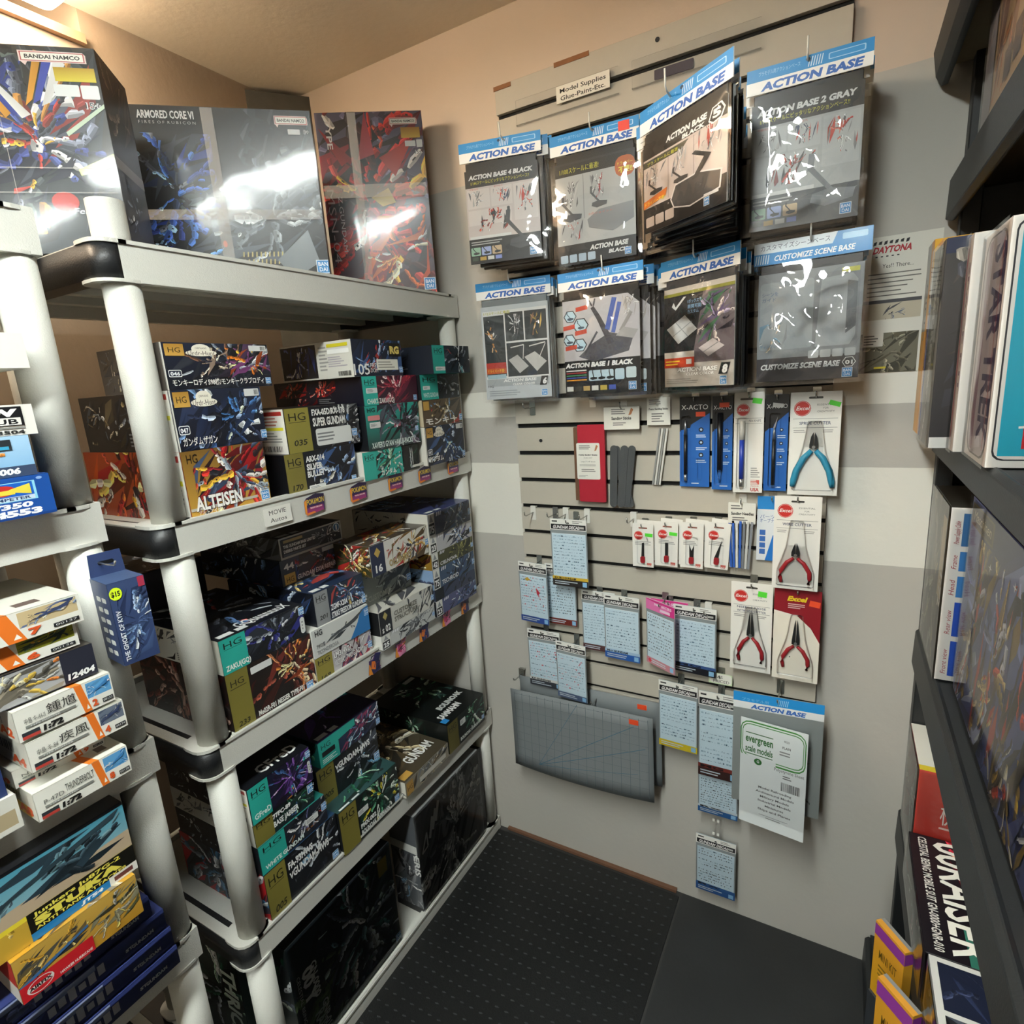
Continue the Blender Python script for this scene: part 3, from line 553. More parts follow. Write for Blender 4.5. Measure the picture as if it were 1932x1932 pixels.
for num, h, lab, fn_, L_, T_ in (
    ('23', .046, 'thin white and blue kit box numbered 23 lowest in the corner pile', f30('23', '#565a80', BLUES + ['#8a86b0']), side('#15161a', DARKS, n=12), None),
    ('0', .034, 'slim slate blue box hidden low in the corner pile', face('#39425a', BLUES, 20, '#1b1d24', .2, None, hg=None, art=(.2, 0, 1, 1), logo=None), None, None),
    ('75', .058, 'blue-grey kit box with a tan edge numbered 75 midway in the corner pile', f30('75', '#3f5470', BLUES, True, 'TECHROID'), side('#7a94b4', BLUES, n=30, panels=False), None),
    ('42', .046, 'olive and gold kit box numbered 42 in the corner pile', f30('42', '#4a4a30', ['#6a6a3a', '#2e3020', '#8d8a4a', '#a9a86a', '#1e2016'], True, 'CIELNOVA'), side('#8a6a24', FIRE + BRASS, n=30, panels=False), None),
    ('23', .05, 'white kit box numbered 23 just under the topmost box of the corner pile', f30('23', '#b9b8bc', BLUES + ['#d9d9dc', '#6a6a90']), side('#cfccc2', GREYS, n=16), None),
    ('75', .064, 'clear-wrapped blue kit box numbered 75 topmost in the corner pile', f30('75', '#4a5270', BLUES + ['#7a80a8', '#2a2c40']), side('#cfccc2', GREYS, n=12), topart('#39406a', BLUES, 50))):
    K(lab, -.972, 1.205, 1.412, z, h, .28, '#c9c7be' if num != '0' else '#39425a', fn_, L_, T_, G3, film=(h > .06)); z += h + .0005
# --- fourth tier
z = D4
K('tall black and gold kit box at the foot of the near stack, fourth tier', -.99, .579, .776, z, .123, .3, '#15161a', face('#15171b', DARKS + ['#c9cfd2', '#6fa8cc'], 70, GOLD, .26, '005', title=(('FA-93HWS', .29, .72, .13, '#f0f0ee', .34, .06), ('νGUNDAM-HWS', .29, .52, .15, '#f0f0ee', .56, .06)), art=(.35, 0, 1, 1), logo=(.87, .12, .15)), side('#a51d22', ['#16181c', '#2b2f38', '#7d8590', '#3f6f94', '#c9cccf'], n=50, panels=False), topart('#1c3a5a', BLUES, 40), G4)
z += .1235
K('teal kit box lettered white over the tall black and gold box, near stack', -.992, .579, .756, z, .066, .29, '#1f6f68', face('#20242e', DARKS + ['#8b5a2a', '#a83a3a', '#d9d9d9', '#6a6a9a'], 60, TEAL, .36, None, title=(('WHITE GUNDAM', .05, .1, .15, '#e4f2ee', .56, .04),), logo=(.92, .45, .28), art=(.3, .2, 1, 1), sticker=[(.66, .4, .86, .62)]), side('#1a1b20', DARKS + ['#d9d9d9'], n=30), None, G4)
z += .0665
K('dark green kit box with gold band third up in the near stack, fourth tier', -.995, .579, .731, z, .054, .29, '#1c2422', face('#1c2a2c', GREENS + ['#33507e'], 50, GOLD, .3, None, title=(('BASE JABBER', .3, .25, .24, '#eef0ee', .42, .05), ('77FC-89', .3, .62, .18, '#eef0ee', .3, .05)), art=(.35, .1, 1, 1), logo=(.9, .5, .4)), side('#cdcbc2', GREYS, n=20), None, G4)
z += .0545
K('purple and teal kit box topmost of the near stack, fourth tier', -.992, .579, .735, z, .082, .29, '#15161c', face('#191a30', PURP + ['#d98a3a'], 80, TEAL, .3, None, title=(('GFreD', .04, .1, .15, '#dff0ec', .25, .03),), logo=(.92, .72, .2), art=(.25, 0, 1, 1), sticker=[(.93, .25, .98, .62)]), side('#14151a', DARKS, white=.45), topart('#121318', ['#1c1e26', '#2a2d36', '#15161b'], 14, 'GFreD', False), G4)
z = D4
K('dark kit box with pale green machine and gold band, standing forward of its stack', -.985, .78, .986, z, .118, .1, '#15181a', face('#141a1a', GREENS + ['#d8c63a'], 80, GOLD, .27, None, title=(('PMX-002', .3, .24, .1, '#f0f2f0', .26, .06), ('BOLINOAK SAMMAHN', .3, .08, .11, '#f0f2f0', .5, .06)), art=(.3, .1, 1, 1), logo=(.9, .1, .15), sticker=[(.28, .55, .45, .68)]), side('#15181a', DARKS), topart('#2c4a4a', GREENS + ['#33507e'], 50), G4)
K('plain dark kit box behind the forward green machine box', -1.09, .775, .985, z, .118, .2, '#15171a', None, None, None, G4)
z += .1185
K('black kit box with gold band and white lettering, second up of the set-back stack', -1.035, .775, .98, z, .1, .3, '#14161b', face('#14161a', DARKS + ['#c9cfd2', '#6fa8cc'], 70, GOLD, .26, '005', title=(('νGUNDAM-HWS', .28, .66, .16, '#f0f0ee', .58, .06),), art=(.3, 0, 1, 1), logo=(.9, .1, .2)), None, None, G4)
z += .1005
K('teal fronted kit box with slanted picture topmost of the set-back stack', -1.033, .79, .995, z, .066, .3, '#1f7d74', face('#26304a', ['#2b3350', '#5a6f9a', '#c9d6e4', '#8b3a5a', '#1c2030', '#9fc4dc', '#e4e8ea'], 70, None, title=(('HG', .04, .68, .2, '#0f3a35', .12), ), art=(.3, 0, 1, 1), sticker=[(.05, .12, .28, .3)], logo=(.93, .05, .25), extra=lambda p: (p.rect(0, 0, .3, 1, TEAL), p.poly([(.3, .62), (.58, .72), (.58, 1), (.3, 1)], TEAL), p.text('HG', .04, .66, .2, '#0f3a35', .14), p.rr(.04, .36, .24, .56, '#15191c', .15), p.bars(.04, .08, .28, .28, 3, '#dfeeea'))), side('#15574f', GREENS, n=30, panels=False), topart('#241a3a', PURP, 70), G4)
z = D4
K('low tan kit box with a gold square, between the green machine boxes', -.975, 1.0, 1.198, z, .048, .3, '#c9c5b8', face('#8d8676', TAN + GREYS, 50, None, title=(), art=(.1, 0, 1, 1), logo=None, extra=lambda p: (p.rect(.02, .1, .16, .9, '#b58a42'), p.text('HG', .09, .35, .3, '#2a1d0c', .1, 'C'), p.rect(.3, .2, .92, .5, '#c9c5ba'))), side('#d5d2c6', GREYS, n=10, panels=False), lambda p: (p.rect(0, 0, 1, 1, '#4a4234'), p.art(0, .15, 1, 1, TAN + ['#2a2620', '#e4dcc4'], 80), p.text('GUNDAM', .35, .12, .12, '#efeee8', .55, bold=.06), p.rect(.03, .02, .22, .1, '#c79c4c')), G4)
K('dark green-lidded kit box at the corner end of the fourth tier', -.978, 1.206, 1.408, z, .096, .305, '#15181a', face('#151a1a', GREENS, 70, '#5d5420', .26, None, title=(('BOLINOAK SAMMAHN', .3, .1, .11, '#e4e8e4', .55, .05),), art=(.3, .1, 1, 1), logo=(.9, .12, .15), sticker=[(.32, .6, .46, .8)]), side('#121614', GREENS, n=40), lambda p: (p.rect(0, 0, 1, 1, '#101413'), p.art(.2, .35, 1, 1, GREENS, 70, cx=.6), p.text('BOLINOAK', .3, .22, .07, '#c9cdc9', .6, bold=.06), p.text('SAMMAHN', .1, .1, .08, '#efefec', .5, bold=.06), p.rect(.03, .03, .14, .1, '#2f86c8'), p.rr(.7, .9, .95, .96, '#dfe0dd')), G4)
# --- bottom tier
z = D5
def f_00y(p):
    p.rect(0, 0, 1, 1, '#1a2224', '#20282c'); p.art(0, 0, 1, 1, ['#1c2a2c', '#2c4040', '#3a4a3a', '#15191b', '#4a5a3a'], 30, 40, size=1.6); p.art(.25, .1, 1, 1, DARKS + ['#6f8f93', '#3f6a66', '#a8b9b4', '#33403f'], 170, cx=.55, cy=.5, size=.8)
    p.text('GN-0000', .155, .72, .05, '#d9dddb', .3, rot=-90, bold=.03); p.text('00 Y', .085, .72, .085, '#e9ebe8', .3, rot=-90, bold=.05); p.text('CELESTIAL BEING', .04, .72, .025, '#c9cdc9', .4, rot=-90)
    p.text('GNR-010', .2, .34, .05, '#c9cdc9', .28, rot=-90, bold=.03); p.text('RAISER', .13, .3, .08, '#aab8ae', .28, rot=-90, bold=.04); p.rect(.85, .78, .95, .92, '#8a7a2c'); p.logo(.94, .06, .07)
K('very large dark kit box with sideways lettering at the near end of the bottom tier', -1.0, .6, .938, z, .335, .1, '#161a1c', f_00y, lambda p: (p.rect(0, 0, 1, 1, '#1a2022'), p.art(0, 0, 1, 1, GREENS + DARKS, 40)), None, G5, film=True)
K('dark green kit box with tall sideways letters behind the near post, bottom tier', -1.12, .553, .595, z, .32, .16, '#182420', None, lambda p: (p.rect(0, 0, 1, 1, '#1c2a26'), p.art(0, 0, 1, 1, GREENS + DARKS, 70), p.text('THRICE', .62, .78, .3, '#c9d6cc', .62, rot=-90, bold=.04)), None, G5)
def f_blade(p):
    p.rect(0, 0, 1, 1, '#6e6f70', '#57585a'); p.art(0, 0, 1, 1, GREYS, 190, 60, cx=.55, cy=.5, size=.85)
    p.poly([(.05, .62), (.3, .9), (.36, .84), (.12, .56)], '#3c3d40'); p.line(.06, .58, .14, .74, .006, '#c9cac8'); p.line(.06, .58, .14, .6, .006, '#c9cac8'); p.line(.14, .74, .14, .6, .006, '#c9cac8')
    for k in range(3): p.poly([(.16 + k * .05, .66 + k * .05), (.19 + k * .05, .64 + k * .05), (.25 + k * .05, .82 + k * .045), (.22 + k * .05, .84 + k * .045)], '#c9cac8')
    p.rect(.08, .03, .95, .035, '#b9bab8')
K('large grey kit box with slashed emblem at the far end of the bottom tier', -.995, 1.036, 1.372, z, .335, .1, '#8c8d8c', f_blade, lambda p: (p.rect(0, 0, 1, 1, '#55585c'), p.art(0, 0, 1, .62, GREYS + ['#e4e4e0', '#7f9fb8'], 60, 70), p.rect(0, .62, 1, .7, '#cfcfca'), p.text('ERIS', .86, .6, .2, '#dcdcd8', .2, rot=-90, bold=.03), p.rect(0, 0, 1, .06, '#0d0e10')), None, G5, film=True)
K('flat black carton standing beside the large grey box, bottom tier', -1.0, 1.38, 1.398, z, .325, .1, '#0f1012', None, None, None, G5)

# ---------------------------------------------------------------- big boxes turned towards the room on the top tier
def tagn(p, u, v, w, h):                       # speech-bubble maker's plate
    p.poly([(u, v), (u + w, v), (u + w, v + h * .75), (u + w - w * .04, v + h), (u, v + h), (u - w * .0, v)], '#e7cfc8'); p.poly([(u + w * .02, v), (u + w * .12, v), (u + w * .08, v - h * .35)], '#e7cfc8')
    p.rect(u + w * .025, v + h * .09, u + w * .975, v + h * .91, '#b23a3e'); p.rect(u + w * .04, v + h * .15, u + w * .96, v + h * .85, '#ece8de'); p.text('BANDAI NAMCO', u + w * .5, v + h * .32, h * .36, '#3a3634', w * .82, 'C', bold=.03)
def f_wing(p):
    p.rect(0, 0, 1, 1, '#2a2c30', '#33322f'); p.art(0, 0, 1, 1, ['#2c3236', '#3c4446', '#1c1f22', '#55605c'], 26, 60, size=1.6)
    p.art(.1, .1, .95, .95, ['#c9c6c4', '#a8a6ac', '#34407e', '#4a5898', '#b8803a', '#8d322a', '#1d2030', '#7d8294', '#3a3f48', '#dcdad6', '#585c68', '#2a2e36'], 100, cx=.5, cy=.55, size=.85)
    for k, (a, b, c, d_) in enumerate(((.5, .72, .6, .97), (.36, .66, .12, .9))):
        p.poly([(a, b), (a + .05, b + .03), (c + .07, d_), (c + .02, d_ + .01)], '#d0922e', .3); p.poly([(a + .05, b + .01), (a + .1, b + .03), (c + .13, d_ - .02), (c + .08, d_)], '#39479a', .3); p.poly([(a + .1, b), (a + .16, b + .02), (c + .2, d_ - .05), (c + .14, d_ - .02)], '#d9d6d2', .2)
    p.art(.3, .3, .75, .75, ['#e9e6e0', '#2f3f9a', '#d8a53a', '#b8362a', '#c9c6cc', '#1d2030'], 22, cx=.5, cy=.5, size=.8)
    p.ell(.62, .26, .09, .05, '#b8281f'); p.poly([(.75, .42), (1, .5), (1, .44), (.76, .39)], '#cfe08a'); p.poly([(.72, .6), (1, .74), (1, .72), (.73, .58)], '#b9c9b0')
    for k in range(7): p.line(.02 + .03 * (k % 2), .5 - .05 * k, .1 - .03 * (k % 2), .47 - .05 * k, .008, '#9fd6e4')
    tagn(p, .52, .925, .42, .05); p.rect(.72, .84, .98, .905, '#d8c63a', '#b58f20'); p.rr(.7, .77, .86, .825, '#dfe0de', .1); p.rr(.87, .76, .985, .825, '#e4e5e2', .1); p.text('15+', .93, .715, .03, '#3a3a3a', .1, 'C', ol='#e9e9e6')
    p.text('Featuring', .66, .2, .03, '#dfe6ee', .3, shear=.3)
def plainside(p): p.rect(0, 0, 1, 1, '#2c2723'); p.art(.05, .55, .95, .98, ['#4a3f38', '#6a5a4c', '#2a1f2a', '#8d7d6a'], 30); p.rect(0, .44, 1, .5, '#6e675c'); p.art(.05, .05, .95, .42, DARKS, 26)
def R_(fn):                                     # side face on the right end of a front
    return fn
w1 = carton('model_kit_box', 'tall kit box with white, blue and orange picture, left on the top tier', 'box', (-1.058 - .22 * .7266, .603 - .22 * .687, 1.8065), 43.4, .22, .125, .30, '#2b2a2c', f_wing, None, None, plainside, True, 'large boxes on the top tier', 'prg')
def f_ac(p):
    p.rect(0, 0, 1, 1, '#121519', '#1a1d20'); p.art(0, 0, 1, 1, ['#1c2226', '#2c3438', '#0f1114', '#3a4446'], 26, 20, size=1.6)
    p.art(.0, .15, .42, .85, ['#2b3f8a', '#4f7fd0', '#9fc4ee', '#16181e', '#3c424c', '#6a6f7a', '#22304f', '#3f66c0'], 90, cx=.45, size=.95); p.art(.02, .0, .45, .25, ['#3f4fb8', '#6fa8ee', '#1c2440', '#a8c9f0', '#22242c'], 40)
    p.poly([(.3, .5), (.5, .62), (.98, .78), (1, .62), (.95, .5), (.6, .38)], '#39404a', .4); p.art(.35, .1, 1, .72, ['#5a6268', '#8b9296', '#b9bfc0', '#3a4046', '#23272c', '#6f777c', '#454c55'], 90, 25, cx=.55, cy=.45, size=.95)
    for j in range(3):
        for i in range(14): p.poly([(.5 + i * .025, .05 + j * .045), (.508 + i * .025, .05 + j * .045), (.512 + i * .025, .08 + j * .045), (.504 + i * .025, .08 + j * .045)], '#b9a86a')
    p.poly([(.78, .0), (.95, .1), (.9, .3), (.7, .12)], '#7f868a', .3); p.text('ARMORED CORE VI', .05, .93, .042, '#f0f0ee', .3, bold=.05); p.text('F I R E S  O F  R U B I C O N', .055, .9, .016, '#c9c9c6', .3)
    p.ell(.41, .22, .012, .02, '#e0562a'); tagn(p, .79, .915, .19, .05); p.rr(.86, .86, .93, .89, '#d9d9d6', .1); p.text('8+', .965, .865, .024, '#2a2a2a', .035, 'C', ol='#ececea'); p.logo(.925, .03, .085)
w2 = carton('model_kit_box', 'wide dark kit box with steel-grey and blue picture in the middle of the top tier', 'box', (-1.02 - .352 * .7266, 1.009 - .352 * .687, 1.8065), 43.4, .352, .11, .335, '#14161a', f_ac, None, None, None, True, 'large boxes on the top tier', 'prg')
def f_red(p):
    p.rect(0, 0, 1, 1, '#4a3038', '#5a5468'); p.art(0, .4, 1, 1, ['#5a4a60', '#6f6580', '#3a2c3a', '#8a7a90'], 30, size=1.5); p.art(0, 0, 1, 1, REDS + ['#7a1418', '#b0241f', '#1c1416', '#3a1214', '#d0453a'], 170, cx=.42, cy=.5, size=.85)
    p.art(.35, .0, .95, .45, ['#f0d9b8', '#e8a05a', '#d0642a', '#f8efe0', '#b8451f'], 40); p.poly([(.45, .55), (.62, .6), (.68, .52), (.55, .5)], '#c9a84a', .3); p.poly([(.36, .75), (.46, 1), (.52, .78)], '#a83a44', .3); p.poly([(.56, .76), (.9, .86), (.7, .66)], '#b5301f', .3); p.poly([(.3, .76), (.02, .92), (.2, .72)], '#8b1a1e', .3)
    p.text('TYPE', .09, .97, .05, '#e4d9d4', .16, rot=-90, bold=.02); p.text('MSN-04', .03, .6, .07, '#b9a0a0', .4, rot=-90, bold=-.01); p.text('Z.GUNDAM', .13, .56, .04, '#c9b4b0', .3, rot=-90)
    tagn(p, .69, .93, .26, .035); p.rect(.79, .86, .97, .915, '#d0a83a', '#a8741f'); p.rr(.82, .815, .92, .845, '#dcdcda', .1); p.rr(.93, .81, .985, .85, '#dcdcda', .1); p.text('15+', .94, .775, .02, '#3a3a3a', .06, 'C', ol='#ececea'); p.logo(.88, .025, .07)
w3 = carton('model_kit_box', 'tall red kit box with fiery picture at the corner end of the top tier', 'box', (-1.003 - .275 * .8151, 1.388 - .275 * .5793, 1.8065), 35.4, .275, .082, .455, '#3a1c20', f_red, None, None, None, True, 'large boxes on the top tier', 'prg')

for o_, w_, h_, us, vs in ((w1, .22, .30, ((.33, .335),), ((.42, .425), (.3, .305))), (w2, .352, .335, ((.39, .455),), ((.36, .42),)), (w3, .275, .455, ((.3, .38),), ((.55, .62),))):
    for a, b in us: MB().box(a * w_, -.0052, .003, b * w_, -.0050, h_ - .003).build('wrap_seam', M['seam'], o_)
    for a, b in vs: MB().box(.003, -.0056, a * h_, w_ - .003, -.0054, b * h_).build('wrap_seam', M['seam'], o_)

# ---------------------------------------------------------------- stickers and shelf labels on the fascias
def sticker(name, label, cat, x, y, z, w, h, fn, group=None, rz=90, roll=0, shape=None, col='#e9e7de'):
    o = MB().prism([(a * w, b * h) for a, b in shape] if shape else rrect(0, 0, w, h, min(w, h) * .12, 3), 0, -.0004, 'y').build(name, cm(col)); o.location = (x, y, z); o.rotation_euler = (0, math.radians(roll), math.radians(rz)); tag(o, label, cat, group)
    p = Pr(w, h, nseed()); fn(p); q = p.build('print', M['pr'], o, 'F', 0); q.location[1] = -.0004; return o
def poke(p):
    p.poly([(.0, .12), (.12, .02), (.2, .5), (.12, .8), (0, .7)], '#e8902a'); p.poly([(.08, .03), (.95, .12), (1, .9), (.6, 1), (.12, .85), (.1, .4)], '#3a1f5a', 0, '#1c1430'); p.poly([(.06, .02), (.9, .12), (.92, .4), (.12, .36)], '#b03a6a', 0, '#5a2a70'); p.poly([(.06, .02), (.5, .07), (.45, .16), (.1, .14)], '#e07a2a')
    p.text('POKéMON', .53, .52, .26, '#e8c63a', .84, 'C', bold=.02, ol='#2a2a5a', shear=.1); p.rect(.22, .28, .86, .4, '#a0305a'); p.text('TRADING CARD GAME', .54, .31, .07, '#f2e6ea', .58, 'C', bold=.03)
for y, n in ((.842, 'nearest to the hand-lettered shelf label'), (.975, 'second from the hand-lettered shelf label'), (1.107, 'third from the hand-lettered shelf label'), (1.228, 'fourth from the hand-lettered shelf label'), (1.362, 'nearest the corner')):
    sticker('game_sticker', 'purple game sticker on the second tier fascia, ' + n, 'sticker', -.9832, y - .028, 1.3, .056, .045, poke, 'game stickers on the second tier fascia', shape=[(.0, .12), (.12, .02), (.95, .12), (1, .9), (.6, 1), (.12, .85), (0, .7)], col='#3a1f5a')
def movie(p): p.rect(0, 0, 1, 1, '#e4e2da'); p.text('MOVIE', .5, .58, .27, '#1a1a1a', .62, 'C'); p.text('Autos', .5, .16, .25, '#1a1a1a', .6, 'C')
sticker('shelf_label', 'white shelf label hand-lettered MOVIE Autos on the second tier fascia', 'label', -.9832, .713, 1.302, .066, .036, movie)
def blob(pal):
    def fn(p):
        p.poly([(.0, .1), (.3, .02), (.35, .5), (.1, .6)], '#e8902a'); p.poly([(.3, .02), (.85, .1), (.8, .6), (1, .9), (.6, .98), (.45, .7), (.15, .75), (.2, .35)], pal[1], .3); p.poly([(.2, .35), (.5, .2), (.6, .6), (.3, .7)], pal[0], .2); p.art(.2, .1, .9, .95, pal, 16)
    return fn
SPL = [(.0, .1), (.3, .0), (.85, .08), (.82, .6), (1, .9), (.6, 1), (.4, .76), (.12, .78), (.1, .6)]
for y, pal, n in ((.955, ['#e0762a', '#2b2a58', '#1c1c30', '#7a2f6a', '#3a4a90'], 'nearest the near post'), (1.055, ['#c23a6a', '#e58ab0', '#3a2030', '#e8902a', '#1f1a26'], 'pink, second from the near post'), (1.155, ['#e0762a', '#2b2a58', '#1c1c30', '#5a2f6a', '#3a4a90'], 'third from the near post'), (1.262, ['#c23a6a', '#e58ab0', '#3a2030', '#e8902a', '#1f1a26'], 'pink, fourth from the near post'), (1.36, ['#e0762a', '#2b2a58', '#1c1c30', '#5a2f6a', '#3a4a90'], 'nearest the corner')):
    sticker('splash_sticker', 'ragged colourful cut-out sticker on the third tier fascia, ' + n, 'sticker', -.9832, y - .024, .8625, .05, .052, blob(pal), 'cut-out stickers on the third tier fascia', shape=SPL, col='#5a2f6a')

# ---------------------------------------------------------------- cartons on the left-hand shelving unit
def KB(label, y0, y1, z, h, x, F, body='#dedbd0', d=.3, L=None, T=None, group=None, R=None, rz=90, film=False):
    return carton('model_kit_box', label, 'box', (x, y0, z), rz, y1 - y0, d, h, body, F, L, T, R, film, group)
def f_04553(p):
    p.rect(0, 0, 1, 1, '#1d50a0'); p.rect(0, 0, 1, .06, '#173f86'); p.text('B3', .42, .58, .26, '#e8d83a', .12, bold=.06); p.text('電', .5, .38, .12, '#dfe6f0', .05)
    p.rect(.69, .42, .94, .88, '#8fd0e8'); p.rect(.7, .44, .93, .86, '#1a5fc0'); p.ell(.815, .7, .05, .13, '#c8322c'); p.rect(.72, .66, .84, .71, '#e4d24a'); p.poly([(.84, .66), (.92, .56), (.92, .82), (.84, .72)], '#e4d24a'); p.rr(.76, .6, .86, .66, '#e4d24a'); p.rect(.7, .44, .93, .54, '#c9d9ea'); p.text('TRUMPETER', .815, .455, .07, '#23406a', .2, 'C', bold=.03)
    p.text('1/350', .83, .26, .12, '#f2f4f6', .17, 'C', shear=.15, bold=.05); p.text('04553', .83, .07, .14, '#f2f4f6', .23, 'C', shear=.1, bold=.06); p.ell(.96, .92, .012, .035, '#8fb0e0')
GB2, GB3, GB4 = 'boxes on the left unit, second tier', 'white aeroplane kits on the left unit', 'boxes on the left unit, fourth tier'
KB('blue ship kit box numbered 04553 jutting over the second tier edge', .07, .368, 1.4155, .055, -.955, f_04553, '#1d4a94', .2, None, lambda p: p.rect(0, 0, 1, 1, '#2a5aa8'), GB2)
def f_m3006(p):
    p.rect(0, 0, 1, 1, '#7fb0d8', '#a9cdea'); p.art(.0, .3, .9, .75, ['#f0c060', '#e08a3a', '#f6e0a0', '#b85a2a', '#8a5a3a'], 34); p.rect(0, 0, 1, .26, '#3a4a66'); p.text('M3006', .8, .07, .14, '#eef2f6', .14, bold=.05, shear=.15)
    p.rect(.74, .66, .93, .92, '#2a3036'); p.rect(.75, .78, .84, .9, '#b8322c'); p.rect(.75, .68, .92, .76, '#3fa0c8')
KB('pale blue ship kit box marked M3006 lying on the blue ship kit', .055, .357, 1.471, .0535, -.958, f_m3006, '#7fa6cc', .22, None, None, GB2)
def f_afv(p):
    p.rect(0, 0, 1, 1, '#e6e4dc'); p.rect(0, .02, .72, .98, '#2a56b0'); p.art(0, .05, .6, .95, ['#1c2440', '#3f66b8', '#8fb0e0', '#20242c'], 30)
    p.rect(.76, .32, .96, .94, '#15161a'); p.text('AFV', .86, .64, .22, '#f2f2ee', .17, 'C', bold=.07); p.ell(.86, .73, .012, .06, '#e8c83a'); p.rect(.77, .34, .95, .58, '#e6e4dc'); p.text('CLUB', .86, .37, .17, '#15161a', .16, 'C', bold=.02); p.rect(.8, .22, .96, .28, '#8d8d88'); p.text('SE73504', .87, .05, .12, '#2a2a2a', .17, 'C', bold=.03)
KB('white and blue kit box with a black square emblem, third in its pile', .05, .37, 1.525, .04, -.96, f_afv, '#e4e2da', .22, None, None, GB2)
KB('plain brown carton under the white box with a rifle outline', .05, .34, 1.5655, .046, -1.12, None, '#6a4d34', .2, None, None, GB2)
def f_gun(p):
    p.rect(0, 0, 1, 1, '#e4e2d8'); p.rect(.1, .38, .86, .5, '#2a2a28'); p.rect(.3, .3, .6, .42, '#2a2a28'); p.poly([(.52, .1), (.6, .1), (.62, .4), (.5, .4)], '#2a2a28'); p.poly([(.76, .2), (.83, .16), (.85, .4), (.72, .4)], '#2a2a28')
KB('white box printed with a black rifle outline, topmost of its pile', .1, .377, 1.612, .045, -.955, f_gun, '#e4e2d8', .3, None, None, GB2)
def plane(num, jp, sub, pal, code, y=None):
    def fn(p):
        p.rect(0, 0, 1, 1, '#e9e7dd'); a, b = .62, .72
        p.poly([(a - .02, 1), (b - .04, 1), (b + .02, 0), (a + .04, 0)], '#e8782a'); p.poly([(b - .035, .1), (b - .0, .1), (b - .018, .28)], '#f2f0ea')
        p.rect(b + .0, .42, .985, .95, pal[0]); p.art(b + .0, .42, .985, .95, pal, 26, 20); p.poly([(b + .03, .55), (b + .2, .82), (.96, .9), (b + .22, .72)], pal[-1]); p.rect(.86, .1, .98, .24, '#26282a'); p.text(code, .92, .13, .08, '#e4e4e0', .1, 'C')
        p.text(num, b + .03, .12, .22, '#d9582a', .06, bold=.05)
        p.text(jp, .3, .55, .26, '#34352f', .3); p.text(sub, .08, .5, .16, '#6a6a64', .2); p.rect(.08, .36, .58, .44, '#85867f'); p.text('TYPE FIGHTER', .12, .375, .05, '#f0f0ea', .3)
        p.rect(.03, .04, .2, .26, '#34383c'); p.rect(.03, .04, .2, .14, '#b8443a'); p.text('1:72', .23, .08, .17, '#1c1c1c', .2, bold=.06, shear=.15)
    return fn
def l_plane(t):
    return lambda p: (p.rect(0, 0, 1, 1, '#d9d6ca'), p.rect(.55, .0, .9, .4, '#d8b83a' if t == 'A8' else '#d9d6ca'), p.barcode(.15, .45, .8, .8, '#77786f'), p.text(t, .72, .1, .3, '#d9582a', .22, bold=.05))
def t_plane(p):
    p.rect(0, 0, 1, 1, '#dcdace'); p.poly([(.58, 0), (.68, 0), (.5, .5), (.4, .5)], '#e8782a'); p.rect(.75, .1, .86, .2, '#6a5a54'); p.bars(.1, .2, .5, .6, 4, '#b0aea4')
SKY, SAND, DUSK = ['#5f9fd0', '#9cc4e0', '#d9e4ea', '#e8eef0', '#3f7fb8'], ['#c9b48a', '#8f9fb8', '#d9d0b8', '#5a6a90', '#3a4668'], ['#6a7484', '#9a9aa0', '#c9c0b8', '#4a5568', '#3a4668']
z0 = 1.0065
for num, y0, y1, z, h, x, jp, sub, pal, code, lab in (
    ('8', .25, .37, z0, .043, -.925, 'THUNDERBOLT', 'P-47D', SKY, '00128', 'white aeroplane kit box with orange band numbered 8, lowest of its pile'),
    ('9', .246, .358, z0 + .0435, .026, -.962, '艦上機', 'N1K', GREYS, '00139', 'white aeroplane kit box numbered 9, pushed back in shadow'),
    ('4', .257, .379, z0 + .0725, .043, -.925, '疾風', '中島 キ-84', DUSK, '00134', 'white aeroplane kit box with orange band numbered 4'),
    ('2', .253, .371, z0 + .1205, .044, -.925, '鍾馗', '中島 キ-44-II', SKY, '00132', 'white aeroplane kit box with orange band numbered 2 and blue sky picture'),
    ('6', .10, .35, z0 + .217, .035, -.94, '紫電改', '戦闘機', ['#8a8a2a', '#c9952f', '#3a4a3a', '#5a6a4a', '#2a3a34'], '00136', 'white aeroplane kit box numbered 6 with an orange dusk picture'),
    ('7', .10, .358, z0 + .2525, .04, -.93, '艦上攻撃機', '97式3号', SAND, '00137', 'white aeroplane kit box numbered 7, topmost of its pile')):
    KB(lab, y0, y1, z, h, x, plane(num, jp, sub, pal, code), '#e2dfd3', .2, l_plane('A' + num), t_plane, GB3)
def f_12404(p):
    p.rect(0, 0, 1, 1, '#2a2c38'); p.rect(.25, .02, .84, .98, '#a8a8a8'); p.art(.25, .02, .84, .98, ['#8a8272', '#55524a', '#c9a84a', '#d9cfa8', '#6a6458', '#e0823a', '#b4b4b0'], 60, 15); p.text('12404', .92, .12, .18, '#f0f0ee', .13, 'C', bold=.05, shear=.15); p.rect(.05, .15, .15, .5, '#e4e4e4'); p.rect(.07, .2, .13, .45, '#2a2c38')
KB('dark aeroplane kit box numbered 12404 between the white kits', .10, .362, z0 + .168, .046, -.935, f_12404, '#33343e', .2, None, lambda p: (p.rect(0, 0, 1, 1, '#3a3530'), p.art(0, 0, 1, 1, TAN, 20)), GB3)
KB('dark blue kit box at the left edge beside the white aeroplane kits', .02, .238, z0, .05, -.94, lambda p: (p.rect(0, 0, 1, 1, '#d9d7cd'), p.rect(.7, .15, .98, .6, '#b0a080'), p.text('AF-1', .05, .4, .2, '#3a3a3a', .2)), '#dcdad0', .22, None, None, GB3)
